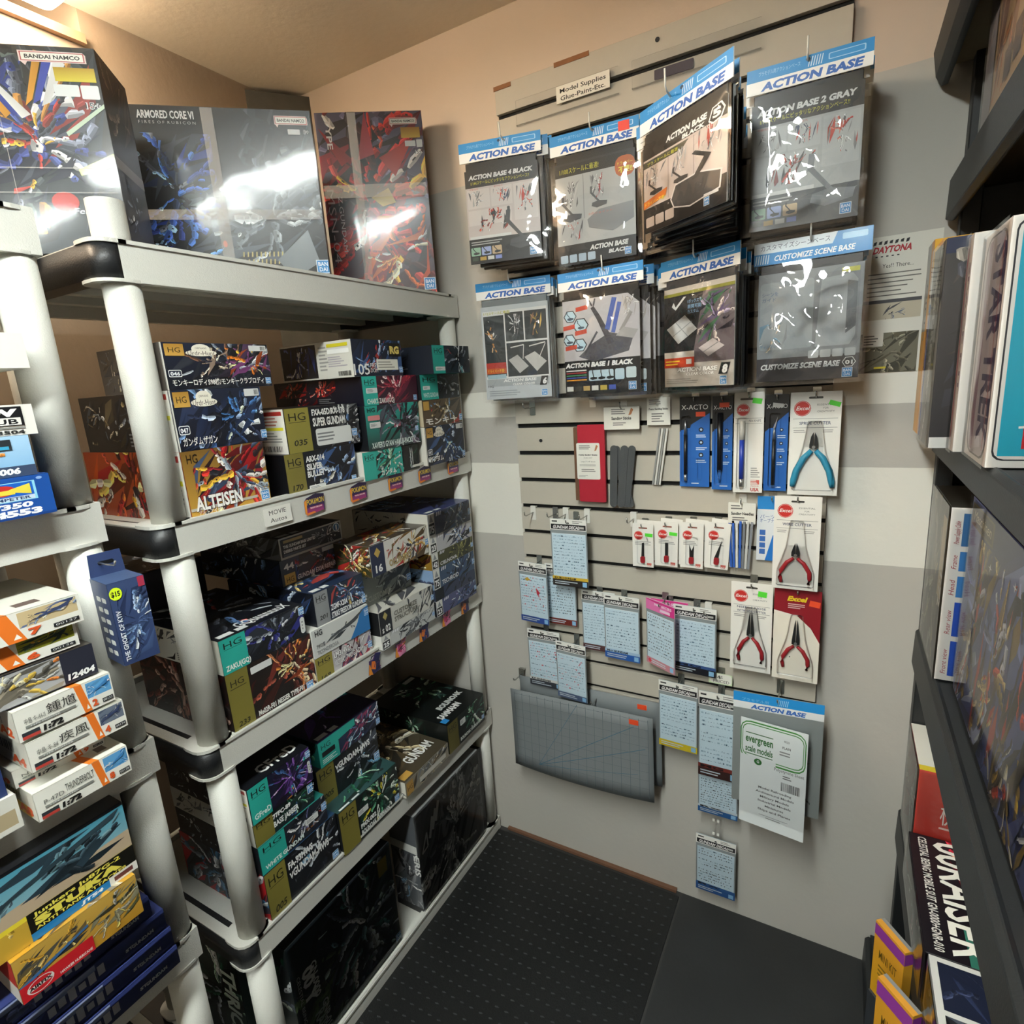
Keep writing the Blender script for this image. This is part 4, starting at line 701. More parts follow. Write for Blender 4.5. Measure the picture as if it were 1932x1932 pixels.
KB('navy kit box with a red stripe at the left edge, upper of two', .02, .232, z0 + .0505, .07, -.945, lambda p: (p.rect(0, 0, 1, 1, '#2b3a68'), p.rect(.8, .62, .98, .8, '#b8324a'), p.text('425', .82, .1, .16, '#e8eaf0', .14, bold=.04), p.art(0, 0, .7, 1, BLUES, 20)), '#26335c', .22, None, None, GB3)
# fourth tier
def f_bluewrap(p):
    p.rect(0, 0, 1, 1, '#333c70', '#3a4682'); p.art(0, 0, .55, 1, ['#3f4f8a', '#6a7ab0', '#2a3058', '#a8b4d0', '#8a94b8', '#d8c83a'], 30, 8, size=1.4); p.rect(.35, .7, .72, .98, '#7f92c8', '#aebce0')
    for k in range(6): p.rect(.55 + k * .035, .2 + (k % 2) * .1, .575 + k * .035, .62 + (k % 3) * .08, '#cfd4e4')
    p.text('GUNDAM', .9, .3, .16, '#e4e8f2', .09, 'C', bold=.05); p.text('ST', .83, .34, .14, '#e4e8f2', .03, bold=.05)
z = .6135
for i, (ye, lab) in enumerate(((.381, 'lowest'), (.381, 'second from the bottom'), (.379, 'third from the bottom'), (.365, 'topmost'))):
    KB('shiny blue wrapped kit box, %s of four alike at the lower left' % lab, .0, ye, z, .0355, -.945 - .006 * i, f_bluewrap, '#2b3260', .24, None, lambda p: p.rect(0, 0, 1, 1, '#313a6c'), GB4, film=True); z += .036
def f_airfix(p):
    p.rect(0, 0, 1, 1, '#b8872a', '#c9a24a'); p.art(.0, .3, .55, 1, ['#c9962f', '#8a6a2a', '#e0c27a', '#55524a', '#6a5a3a', '#3a3a38'], 40, 20); p.art(.55, .1, 1, .95, ['#8a8468', '#55583a', '#3a3a2c', '#c9b88a', '#a8a498', '#d8c46a'], 40, 25); p.poly([(0, .3), (.55, .62), (.55, .68), (0, .38)], '#3f6a9a')
    p.rect(0, 0, .56, .36, '#c8222a'); p.ell(.14, .18, .1, .15, '#e4dcd4'); p.ell(.14, .18, .09, .135, '#c8222a'); p.rect(.05, .14, .23, .22, '#e4dcd4'); p.text('AIRFIX', .14, .15, .07, '#2a1c1c', .17, 'C', bold=.05); p.text('HAWKER HURRICANE', .28, .05, .06, '#f0ece4', .26, bold=.03)
KB('ochre aeroplane kit box with a red name strip, lying on the blue boxes', .185, .346, .758, .07, -.94, f_airfix, '#c8b48a', .2, lambda p: (p.rect(0, 0, 1, 1, '#d8d0c0'), p.rect(0, .4, 1, 1, '#b83a30')), lambda p: (p.rect(0, 0, 1, 1, '#c9962f'), p.art(0, 0, 1, 1, TAN, 30)), GB4)
def f_stuka(p):
    p.rect(0, 0, 1, 1, '#15161a'); p.poly([(0, .34), (1, .34), (1, .96), (0, .96)], '#8fb4bc', 0, '#4f9ab0'); p.poly([(.0, .34), (1, .34), (1, .6), (0, .45)], '#b9a58a'); p.art(.15, .4, .98, .92, ['#3f5560', '#2a3a44', '#5a7a84', '#1c262c', '#6f8f96'], 50, 12, cx=.55); p.poly([(.2, .42), (.3, .5), (.95, .86), (.98, .95), (.6, .72)], '#34464f', .3)
    p.rect(0, .3, 1, .36, '#e8d23a'); p.rect(0, 0, .58, .3, '#c9a23a'); p.art(0, 0, .58, .3, ['#c9a23a', '#a8742a', '#e0c27a', '#6a5a3a'], 20); p.rect(.58, .1, 1, .36, '#14130e'); p.text('Junkers Ju87G-2', .6, .285, .05, '#eadb5a', .34, bold=.03); p.text('STUKA', .6, .175, .085, '#eadb5a', .34, bold=.08); p.text('ANTI TANK ATTACKER', .6, .115, .04, '#eadb5a', .36, bold=.03)
    p.rect(.58, 0, .88, .1, '#1f7fc0'); p.text('JT54', .76, .03, .04, '#f0f4f6', .09, bold=.06, shear=.2); p.rect(.88, 0, 1, .12, '#e4e2da'); p.rect(.9, .03, .98, .09, '#6a3a3a'); p.rect(0, .35, .1, .8, '#e0ddd2'); p.bars(.01, .5, .09, .75, 4, '#7a6a74')
KB('aeroplane kit box with yellow lettering on black above the ochre box', .02, .356, .829, .122, -.95, f_stuka, '#15161a', .24, None, lambda p: p.rect(0, 0, 1, 1, '#17181c'), GB4)
# hanging slim carton on the left unit's post
hb = carton('hanging_box', 'slim navy hanging carton with a yellow round price spot on the left post', 'box', (-.922, .392, 1.171), 84, .05, .062, .13, '#2c3a60',
    lambda p: (p.rect(0, 0, 1, 1, '#2f3d62', '#3a4a70'), p.art(.15, .05, 1, .9, ['#3f5278', '#5f7aa0', '#8fa4be', '#22304f', '#c9d0d4', '#2a3658'], 60, 60), p.rect(.8, .88, .98, 1, '#a8324a'), p.text('THE GHOST OF KYIV', .2, .05, .13, '#dfe4ea', .62, rot=90, bold=.02), p.ell(.17, .87, .17, .075, '#d8f02a'), p.text('$15', .17, .84, .06, '#15161a', .24, 'C', bold=.05)),
    lambda p: (p.rect(0, 0, 1, 1, '#334268'), [p.rr(.2 + .32 * k, .1 + .13 * j, .45 + .32 * k, .16 + .13 * j, '#dfe0dc', .3) for j in range(6) for k in range(2)]), lambda p: p.rect(0, 0, 1, 1, '#46587c'), None)
MB().prism([(.001, .13), (.049, .13), (.047, .166), (.003, .166)], .0605, .062, 'y').build('hang_tab', cm('#33426a'), hb)
MB().prism(rrect(.014, .147, .036, .153, .0028, 3), .060, .0602, 'y').build('tab_slot', M['dark'], hb)
hk = empty('wire_hook', (-.984, .414, 1.322)); tag(hk, 'short steel hook on the left post carrying the slim navy carton', 'hook'); MB().tube([(0, 0, 0), (.02, 0, 0), (.05, 0, .001), (.054, 0, .008)], .0016, 8).build('arm', M['chrome'], hk)

# ---------------------------------------------------------------- hooks and hanging goods on the slatwall (fronts face the viewer)
YF = YB - .019                                   # face of the slats
def hook(x, z, length, label, metal='chrome', tip=.022, plate='chrome', drop=.03, group=None):
    o = empty('slatwall_hook', (x, YF, z)); tag(o, label, 'hook', group)
    MB().prism(rrect(-.0085, -drop, .0085, .008, .002, 2), -.0025, -.0008, 'y').box(-.0085, -.0008, .004, .0085, .009, .006).build('back_plate', M[plate], o)
    pts = [(0, -.002, -.012), (0, -length * .5, -.012), (0, -length + .008, -.012), (0, -length, -.008), (0, -length - .003, tip - .012)]
    MB().tube(pts, .0017, 8).build('arm', M[metal], o)
    return o
def slab(name, parent, x0, z0, x1, z1, y0, y1, m, r=.002, bevel=0):
    return MB().prism(rrect(x0, z0, x1, z1, r, 3), y0, y1, 'y').build(name, m, parent, bevel)
def prints(parent, x, z, w, h, y, fn, name='print', m='pr'):
    p = Pr(w, h, nseed()); fn(p); o = p.build(name, M[m], parent, 'F', 0); o.location = (x, y, z); return o
# --- clear bags with blue header cards
def hdr_ab(p):
    p.rect(0, 0, 1, 1, '#e9e9e6'); p.poly([(0, .5), (1, .5), (1, 1), (0, 1)], '#2186c8'); p.poly([(.0, .5), (.62, .5), (.66, .62), (0, .62)], '#2186c8'); p.text('プラモデル用アクションベース', .1, .7, .14, '#8fc4ea', .34)
    for k in range(6): p.poly([(.5 + k * .02, .56), (.508 + k * .02, .56), (.522 + k * .02, .92), (.514 + k * .02, .92)], '#cfe4f2')
    p.rr(.66, .62, .94, .86, '#9fcdec', .2); p.rr(.67, .65, .93, .83, '#2f8fd0', .2); p.text('ACTION BASE', .52, .1, .3, '#2a5fb0', .8, 'C', shear=.25, bold=.05); p.ell(.5, .86, .018, .07, '#123a58')
def hdr_sb(p):
    p.rect(0, 0, 1, 1, '#2186c8'); p.poly([(0, .52), (.68, .52), (.72, 1), (0, 1)], '#dfe6ea'); p.text('カスタマイズシーンベース', .06, .66, .2, '#3a3f58', .6)
    for k in range(6): p.poly([(.01 + k * .022, .06), (.02 + k * .022, .06), (.03 + k * .022, .46), (.02 + k * .022, .46)], '#cfe4f2')
    p.text('CUSTOMIZE SCENE BASE', .18, .14, .24, '#f0f4f6', .68, shear=.2, bold=.03); p.rr(.76, .62, .96, .88, '#9fcdec', .2)
def stand(p, u, v, s, c='#3c3d40', lean=.18):       # drawn display stand: base plate and jointed arm
    p.poly([(u - .2 * s, v), (u - .05 * s, v - .05 * s), (u + .22 * s, v - .01 * s), (u + .24 * s, v + .07 * s), (u + .0 * s, v + .1 * s), (u - .18 * s, v + .07 * s)], c, .25)
    p.poly([(u + .0 * s, v + .06 * s), (u + .06 * s, v + .06 * s), (u - lean * s, v + .3 * s), (u - (lean + .05) * s, v + .28 * s)], c, .25); p.poly([(u - (lean + .06) * s, v + .27 * s), (u - lean * s, v + .29 * s), (u - lean * .9 * s, v + .42 * s), (u - (lean + .05) * s, v + .42 * s)], c, .25)
MECH = ['#d9d6d2', '#b9b5b2', '#8f8c8c', '#e9e6e0', '#6a686a', '#f0ede8']
def fig(p, u, v, w, h, pal=MECH, n=34): p.art(u, v, u + w, v + h, pal, n, 80, .22, size=.8)
def ins_a(title, sub, tint, col2='#15151a', gray=False):
    def fn(p):
        p.rect(0, 0, 1, 1, '#17171a' if not gray else '#5d5e60'); p.rect(0, .82, 1, 1, '#1b1b1d'); p.rect(.0, .27, 1, .82, '#d6c8c2' if not gray else '#c0c0be')
        p.text(title, .05, .905, .045, '#f0efec', .88, bold=.05, shear=.2); p.text(sub, .08, .85, .032, '#e4dc3a', .8)
        for a, b, c, d in ((.02, .6, .33, .8), (.35, .6, .64, .8), (.66, .42, .98, .8), (.02, .42, .62, .58)):
            p.rect(a, b, c, d, '#e2d6d0' if not gray else '#cacac8')
        fig(p, .04, .62, .28, .16); fig(p, .37, .63, .26, .15, MECH + ['#d8452a', '#33405f']); fig(p, .7, .5, .26, .28, MECH + ['#c83a2a', '#d86a5a']); fig(p, .15, .34, .45, .24, ['#c83a2a', '#d8604a', '#8a2a20', '#d9d6d2', '#3a3a3c'])
        p.text('可動支柱', .06, .795, .014, '#d07a6a', .12); p.text('動作拡大', .4, .795, .014, '#d07a6a', .12)
        stand(p, .75, .16, .9, tint); p.rect(.02, .27, .6, .3, '#e4e2de'); p.bars(.03, .2, .5, .25, 2, '#b9b7b2')
        for k, c in enumerate(('#9fc4a8', '#a8b4dc', '#cdb08a')): p.rr(.02 + k * .15, .09, .155 + k * .15, .18, c, .12); stand(p, .09 + k * .15, .11, .2, '#26272a')
        for k, c in enumerate(('#3a4a3a', '#c9a24a', '#dcdad2', '#8a98d8')): p.rect(.03 + k * .11, .035, .12 + k * .11, .075, c)
        p.logo(.84, .03, .085)
    return fn
def ins_100(p):
    p.rect(0, 0, 1, 1, '#2b2c2e'); p.rect(0, .2, 1, .87, '#bcbbb8'); p.poly([(0, .87), (.82, .87), (.92, .98), (0, .98)], '#17181a'); p.text('1/100スケールに最適!', .06, .9, .045, '#dcd63a', .5); p.rr(.76, .76, 1, .95, '#c8642a', .4); p.text('ドライバー', .79, .87, .025, '#f6e04a', .18); p.text('不要!!', .8, .8, .045, '#f6e04a', .17, bold=.04)
    p.line(.36, .44, .36, .86, .001, '#6a6a6a'); fig(p, .06, .56, .26, .26); stand(p, .2, .45, .55, '#55565a'); fig(p, .42, .6, .26, .24, MECH + ['#a83a3a']); stand(p, .55, .54, .45, '#5d5e60'); fig(p, .06, .24, .3, .2, MECH + ['#b83a2a'], 22); p.poly([(.4, .42), (.55, .5), (.98, .52), (.98, .36), (.72, .27), (.42, .34)], '#8f9092', .15); p.text('0点ジョイント', .42, .46, .018, '#d06a5a', .3)
    p.text('ACTION BASE', .42, .12, .045, '#e8e7e2', .48, bold=.05, shear=.2); p.text('BLACK', .66, .06, .035, '#e8e7e2', .24, bold=.05, shear=.2)
    for k in range(4): p.rr(.03 + k * .12, .02, .13 + k * .12, .1, '#b9c9d6', .15)
    p.logo(.86, .02, .07)
def ins_5(p):
    p.rect(0, 0, 1, 1, '#1b1714'); p.rect(0, .28, 1, .82, '#cdbcb3'); p.poly([(0, .73), (.5, .73), (.58, .8), (0, .8)], '#3a3a2a'); p.text('プラスケールに最適', .05, .745, .03, '#dcd63a', .4); p.text('ACTION BASE', .3, .89, .055, '#efeeea', .48, bold=.05, shear=.2); p.text('BLACK', .5, .83, .04, '#efeeea', .26, bold=.05, shear=.2)
    p.poly([(.8, .84), (.84, .95), (.94, .97), (.98, .9), (.94, .82), (.84, .8)], '#efeeea'); p.poly([(.815, .845), (.85, .94), (.93, .955), (.962, .9), (.93, .832), (.85, .815)], '#1b1714'); p.text('5', .89, .85, .075, '#efeeea', .09, 'C', bold=.05)
    for a in (.33, .64): p.line(a, .3, a, .8, .001, '#6a5a54')
    fig(p, .03, .5, .28, .22); stand(p, .16, .42, .4, '#3a3634'); fig(p, .35, .5, .26, .26); stand(p, .48, .42, .4, '#3a3634'); fig(p, .68, .58, .3, .24, MECH + ['#b83a2a'])
    p.poly([(.36, .26), (.42, .4), (.7, .42), (.96, .34), (.94, .16), (.6, .1), (.4, .16)], '#e0d6d0'); p.poly([(.375, .255), (.43, .385), (.7, .405), (.94, .33), (.925, .172), (.6, .115), (.41, .17)], '#3f3b3a', .2); p.poly([(.62, .36), (.68, .36), (.84, .54), (.66, .64), (.62, .62), (.76, .54)], '#2a2726', .2)
    p.poly([(0, .28), (.3, .34), (.32, .42), (0, .36)], '#d8742a'); p.text('ドライバー不要!!', .02, .31, .035, '#f6e04a', .28)
    for k in range(3): p.rr(.03 + k * .13, .06, .145 + k * .13, .17, '#c9b9b0', .15)
    p.rr(.76, .13, .92, .16, '#dcd4cc'); p.logo(.76, .04, .085)
def ins_6(p):
    p.rect(0, 0, 1, 1, '#c4c8ca'); p.rect(.02, .22, .98, .95, '#e0dedb'); p.rect(.03, .25, .34, .9, '#2b3134'); p.rect(.36, .62, .63, .92, '#2b3134'); p.rect(.65, .62, .97, .92, '#2b3134'); p.rect(.36, .24, .97, .6, '#2b3134'); p.text('1/12スケールに最適!', .04, .915, .025, '#b9b43a', .4, bold=.02)
    fig(p, .05, .4, .2, .45, ['#d9d4d0', '#26272a', '#c98a4a', '#3a3d40', '#e0b88a'], 26); fig(p, .4, .66, .2, .24, MECH); fig(p, .7, .66, .22, .24, ['#c98a7a', '#e0c9c0', '#7a5a40', '#c9a24a'], 20)
    p.poly([(.38, .42), (.52, .47), (.68, .34), (.54, .27)], '#b9b6b2', .1); p.poly([(.62, .44), (.78, .49), (.95, .38), (.8, .28)], '#c4c1bc', .1); p.line(.42, .55, .62, .57, .003, '#d9d6d0'); p.line(.62, .57, .6, .42, .002, '#d9d6d0'); p.line(.7, .55, .94, .58, .003, '#d9d6d0'); p.line(.94, .57, .84, .42, .002, '#d9d6d0')
    p.rect(.03, .33, .34, .4, '#b8322a'); p.rect(.03, .28, .34, .34, '#c8561f'); p.text('ドライバー不要!', .05, .295, .03, '#f0d03a', .26); p.rect(.04, .225, .33, .27, '#a9c4cc')
    p.rect(.03, .14, .97, .22, '#a9acae'); p.text('ACTION BASE', .28, .185, .03, '#eceae6', .5, bold=.04, shear=.2); p.text('CLEAR COLOR', .42, .145, .022, '#eceae6', .34, bold=.03, shear=.2); p.poly([(.83, .13), (.86, .225), (.96, .225), (.93, .13)], '#1c1d20'); p.text('6', .9, .145, .06, '#f2f2f0', .06, 'C', bold=.06, shear=.2); p.text('HG', .04, .13, .025, '#3a3a3a', .08); p.bars(.05, .03, .7, .1, 3, '#9fa4a6'); p.logo(.85, .015, .07)
def ins_1(p):
    p.rect(0, 0, 1, 1, '#17171a'); p.rect(0, .36, 1, .98, '#c9c3c4'); p.poly([(.86, .98), (1, .98), (1, .88)], '#17171a')
    for u, v, r in ((.1, .82, .09), (.24, .72, .11), (.08, .58, .09), (.22, .52, .1)): p.ell(u, v, r, r * .75, '#3a3a3c', n=6); p.ell(u, v, r * .85, r * .64, '#c4dce6', n=6); stand(p, u, v - .03, .2, '#4a5a6a')
    for u, v in ((.18, .86), (0, .68), (.16, .62), (.02, .47)): p.poly([(u, v), (u + .16, v + .015), (u + .16, v + .06), (u, v + .045)], '#d0503c')
    p.poly([(.2, .4), (.4, .34), (.86, .42), (.92, .56), (.62, .62), (.38, .52)], '#5d5a60', .2); p.poly([(.6, .5), (.68, .52), (.5, .8), (.42, .9), (.38, .88), (.46, .76)], '#4a474c', .2); p.line(.36, .96, .4, .9, .004, '#4a474c'); p.line(.44, .97, .42, .9, .004, '#4a474c'); p.line(.28, .42, .46, .64, .005, '#4a474c')
    p.poly([(.56, .66), (.62, .64), (.72, .95), (.66, .96)], '#4a62b0'); p.poly([(.64, .62), (.69, .61), (.78, .9), (.73, .91)], '#4a62b0'); fig(p, .74, .74, .26, .22, ['#dcd6d0', '#c9bfb6', '#e9e4de', '#a89f98']); p.line(.76, .62, .9, .8, .008, '#a29c98'); p.poly([(.7, .58), (.92, .54), (.98, .62), (.8, .66)], '#b0aba8')
    p.text('ACTION BASE 1 BLACK', .01, .29, .045, '#f2f0ec', .9, bold=.06, shear=.2)
    for k, c in enumerate(('#dcdad4', '#a83a3a', '#3a8a5a', '#3a4a9a', '#d8902a')): p.rect(.02, .25 - k * .025, .3, .262 - k * .025, c)
    p.rr(.33, .14, .66, .25, '#b9cfda', .15); [stand(p, .39 + k * .11, .16, .22, '#1c1c20', 0) for k in range(3)]; p.rr(.68, .14, .8, .25, '#b9cfda', .15); p.rr(.82, .15, .95, .26, '#c9d6da', .15)
    for k, c in enumerate(('#e0ded8', '#3a3d34', '#c9a868', '#dcdad2', '#c9b04a', '#4a5fb8')): p.rect(.02 + k * .115, .04, .11 + k * .115, .09, c)
    p.logo(.85, .03, .085)
def ins_8(num='8'):
    def fn(p):
        p.rect(0, 0, 1, 1, '#c0b8ae'); p.rect(0, .24, 1, .92, '#26272a'); p.poly([(.58, .92), (1, .92), (1, .24), (.42, .24)], '#6a5f62'); p.art(.5, .42, 1, .9, ['#5a4a6a', '#8a7aa0', '#3f6a4a', '#c9b9b0', '#2a2630', '#a89ab0'], 50); p.rect(0, .92, 1, .95, '#8a8a3a')
        p.poly([(.04, .6), (.32, .72), (.5, .57), (.22, .44)], '#c4c8ca', .1); p.line(.13, .52, .42, .65, .002, '#8f9498'); p.line(.18, .66, .36, .51, .002, '#8f9498'); p.poly([(.52, .38), (.72, .46), (.88, .38), (.66, .29)], '#c9bfbc', .1); p.line(.59, .335, .8, .42, .002, '#8f8a88'); p.poly([(.12, .82), (.18, .78), (.34, .9), (.3, .9), (.18, .81), (.15, .86)], '#cfd2d2')
        p.text('1ボックスで', .36, .83, .03, '#8fb8dc', .2); p.text('展開可能', .36, .78, .03, '#8fb8dc', .2); p.text('カスタム', .36, .73, .03, '#8fb8dc', .16)
        p.rect(0, .24, .46, .36, '#dcd8d2'); p.rect(0, .2, .46, .3, '#c8452a'); p.bars(.02, .22, .28, .28, 2, '#f0d03a'); p.rect(.34, .23, .42, .28, '#e8e4de')
        p.text('ACTION BASE', .2, .155, .04, '#f2efe9', .58, bold=.05, shear=.2, ol='#8a8078'); p.text('CLEAR COLOR', .34, .115, .028, '#f2efe9', .4, bold=.04, shear=.2, ol='#8a8078'); p.poly([(.8, .11), (.84, .22), (.96, .22), (.92, .11)], '#1c1d20'); p.text(num, .88, .125, .075, '#f2f2f0', .07, 'C', bold=.06, shear=.2); p.bars(.03, .03, .6, .09, 3, '#9a938a'); p.logo(.82, .01, .085)
    return fn
def ins_sb(p):
    p.rect(0, 0, 1, 1, '#3a3436'); p.rect(0, .22, 1, 1, '#8f9294'); p.rr(.02, .3, .55, .92, '#9fa4a6', .05); p.rr(.55, .28, .97, .95, '#85888a', .05); p.poly([(.58, .3), (.9, .3), (.95, .38), (.95, .86), (.9, .92), (.62, .9)], '#a4a7a8', .08); p.poly([(.86, .4), (.95, .46), (.95, .84), (.86, .86)], '#6a6d70', .1); p.rect(.8, .93, .96, .97, '#c9c43a'); p.text('シーンを', .04, .8, .03, '#4a6a8a', .16); p.text('ガイド', .04, .75, .03, '#4a6a8a', .14); p.art(.02, .28, .3, .55, ['#8f9294', '#a9adae', '#7fa0b4', '#c9b49a'], 14); p.text('ディスプレイ', .03, .32, .025, '#5f8ab0', .2)
    for k in range(4): p.rr(.52 + k * .115, .2, .62 + k * .115, .27, '#c4c6c6', .15)
    p.text('CUSTOMIZE SCENE BASE', .04, .115, .05, '#efefec', .78, bold=.05, shear=.2); p.ell(.91, .145, .065, .05, '#efefec', n=6); p.ell(.91, .145, .057, .043, '#2a2628', n=6); p.text('01', .91, .125, .035, '#efefec', .07, 'C', bold=.04); p.logo(.85, .01, .085)
ORD = ('first', 'second', 'third', 'fourth', 'fifth', 'sixth', 'seventh', 'eighth', 'ninth', 'tenth', 'eleventh', 'twelfth')
def bag_stack(key, label, blabel, x, y, zt, zb, yaw, w, n, ins, hdr, contents, back_dy=.02, wr=.0055, yaw_end=0.0, dx=0.0, sticker_c=None, fs=15.0, layers=1):
    """one front bag with its card, then n-1 bags behind it on the same hook"""
    h = zt - zb; hh = .042
    ybk = YF - .012; ycen = y + math.sin(math.radians(yaw)) * w / 2; step = (ybk - .012 - ycen) / max(n - 1, 1) if n > 1 else 0
    cx = x + math.cos(math.radians(yaw)) * w / 2
    first = None; simple = None; cm_ = cm(contents, .35)
    for i in range(n):
        t = i / max(n - 1, 1)
        if i <= 1:
            o = empty('display_stand_bag', (0, 0, 0))
            c = MB().prism([(-w / 2, h - hh), (w / 2, h - hh), (w / 2, h), (-w / 2, h)], -.0008, .0008, 'y').build('header_card', cm('#dfe4e6'), o)
            p = Pr(w, hh, nseed()); hdr(p); q = p.build('header_print', M['pr'], c, 'F', 0); q.location = (-w / 2, -.0009, h - hh)
            iw, ih = w - .02, h - hh - .022
            MB().box(-iw / 2 + .003, .001, .006, iw / 2 - .003, .0085, h - hh - .001).build('contents', cm_, o, .001)
            if i == 0 or ins in (ins_100, ins_1):
                cd = MB().box(-iw / 2, -.0008, .004, iw / 2, .0006, .004 + ih).build('insert_card', cm('#c9c7c2'), o)
                p = Pr(iw, ih, nseed()); (ins if i == 0 else ins)(p); q = p.build('insert_print', M['pr'], cd, 'F', 0); q.location = (-iw / 2, -.0009, .004)
            s = link('clear_bag', film_mesh('clear_bag', w, h - hh + .004, wr, nseed(), 40, 52, -.0035, fs), M['bag'], o); s.location = (-w / 2, 0, -.004)
            if layers > 1 and i == 0: s3 = link('clear_bag', film_mesh('clear_bag', w, h - hh + .004, wr, nseed(), 40, 52, -.006, fs * .7), M['bag'], o); s3.location = (-w / 2, 0, -.004)
            s2 = link('clear_bag', film_mesh('clear_bag', w, h - hh + .004, .002, nseed(), 8, 10, .0, 9.0), M['bag'], o); s2.location = (w / 2, .0098, -.004); s2.rotation_euler[2] = math.pi
            if i == 0:
                first = o; tag(o, label, 'bag', key)
                if sticker_c: MB().box(w * .28, -.0022, h - hh * .55, w * .4, -.0012, h - hh * .1).build('price_sticker', cm(sticker_c), o)
            else: simple = o; tag(o, blabel + ', ' + ORD[i] + ' from the front', 'bag', key)
        else: o = copy_tree(simple); tag(o, blabel + ', ' + ORD[i] + ' from the front', 'bag', key)
        R = random.Random(i * 31 + len(label))
        o.location = (cx + dx * t + (R.uniform(-.006, .006) if i else 0), ycen + step * i, zb + (R.uniform(-.007, .003) - .004 if i else 0)); o.rotation_euler = (math.radians(0 if i == 0 else R.uniform(-.5, .5)), 0, math.radians(yaw + (yaw_end - yaw) * t + (R.uniform(-1.5, 1.5) if i else 0)))
    hook(cx + dx * .5, zt + .004, YF - ycen + .018, 'long wire hook carrying the ' + key, 'whitemetal', .03, 'whitemetal')
bag_stack('bags of black stands, upper left', 'clear bag of a black stand with grid of pictures, upper left of the wall', 'black stand bag in the upper left stack', -.8228, 1.276, 2.105, 1.834, 13.9, .199, 8, ins_a('ACTION BASE 4 BLACK', '1/144スケールにピッタリなアクションベース!!', '#3c3d40'), hdr_ab, '#131416', dx=.03, wr=.0018)
bag_stack('bags of grey card stands, upper row second', 'clear bag with orange burst on grey card, second in the upper row', 'black stand bag behind the orange burst bag', -.612, 1.334, 2.086, 1.806, 3.2, .205, 5, ins_100, hdr_ab, '#141416', sticker_c='#e23a24', wr=.0035)
bag_stack('bulging bags of stands, upper row third', 'clear bag turned sideways with a large figure 5, front of the bulging stack', 'black stand bag fanned out behind the figure 5 bag', -.366, 1.218, 2.036, 1.814, -35.6, .235, 11, ins_5, hdr_ab, '#131315', yaw_end=-8, dx=-.05, wr=.003)
bag_stack('bags of grey stands, upper right', 'shiny clear bag of a grey stand, upper right of the wall', 'stand bag behind the shiny grey stand bag', -.186, 1.296, 2.082, 1.8, 2.4, .202, 6, ins_a('ACTION BASE 2 GRAY', '1/144スケールにピッタリなアクションベース!!', '#85878a', gray=True), hdr_ab, '#17181a', wr=.009, fs=12.0, layers=2)
bag_stack('bags of clear stands, lower left', 'clear bag with a silver card and figure 6, left of the lower row', 'clear stand bag behind the silver figure 6 bag', -.8586, 1.362, 1.808, 1.504, 9.7, .205, 4, ins_6, hdr_ab, '#7d8386', wr=.002)
bag_stack('bags of black stands, lower row second', 'clear bag with a large drawn stand on pale card, second in the lower row', 'black stand bag behind the pale card stand bag', -.6176, 1.356, 1.797, 1.505, -3.2, .216, 4, ins_1, hdr_ab, '#151517', dx=.03, wr=.004)
bag_stack('bags of clear plates, lower row third', 'clear bag turned sideways with figure 8 and two clear plates', 'clear plate bag fanned out behind the figure 8 bag', -.364, 1.352, 1.785, 1.512, -30, .208, 8, ins_8('8'), hdr_ab, '#3a3c40', yaw_end=-6, dx=-.012, wr=.006)
bag_stack('bags of scene bases, lower right', 'crumpled clear bag numbered 01 with a grey scene base, right of the lower row', 'scene base bag behind the crumpled 01 bag', -.1705, 1.335, 1.787, 1.512, -3.1, .204, 3, ins_sb, hdr_sb, '#2a2527', wr=.010, fs=12.0, layers=2)

# --- carded tools
def pack(name, label, cat, x, zt, w, h, y, fn, hook_len=None, col='#e6e3da', r=.004, thick=.0012, group=None, yaw=0, roll=0, hk=True, hlabel=None):
    o = empty(name, (x + w / 2, y, zt - h)); o.rotation_euler = (0, math.radians(roll), math.radians(yaw)); tag(o, label, cat, group)
    c = slab('backing_card', o, -w / 2, 0, w / 2, h, 0, thick, cm(col), r)
    p = Pr(w, h, nseed()); fn(p); q = p.build('card_print', M['pr'], c, 'F', 0); q.location = (-w / 2, -.0001, 0)
    if hk: hook(x + w / 2, zt + .001, YF - y + .012, hlabel or ('wire hook through the ' + label)[:80], 'chrome', .012)
    return o
def green_tag(o, x, z, w=.02, h=.009, c='#58d83a', rot=0):
    t = MB().box(-w / 2, -.0008, -h / 2, w / 2, -.0003, h / 2).build('price_sticker', cm(c), o); t.location = (x, 0, z); t.rotation_euler[1] = math.radians(rot)
def blister(o, x0, z0, x1, z1, d=.012, r=.006): slab('blister', o, x0, z0, x1, z1, -d, -.0004, M['blister'], r)
def excel(p, u, v, r):
    k = r * p.w / p.h; p.ell(u, v, r, k, '#c8322c'); p.ell(u, v, r * .92, k * .92, '#ecd8d2'); p.ell(u, v, r * .88, k * .88, '#c8322c'); p.text('Excel', u, v - k * .2, k * .5, '#f4ece6', r * 1.5, 'C', shear=.3, bold=.02)
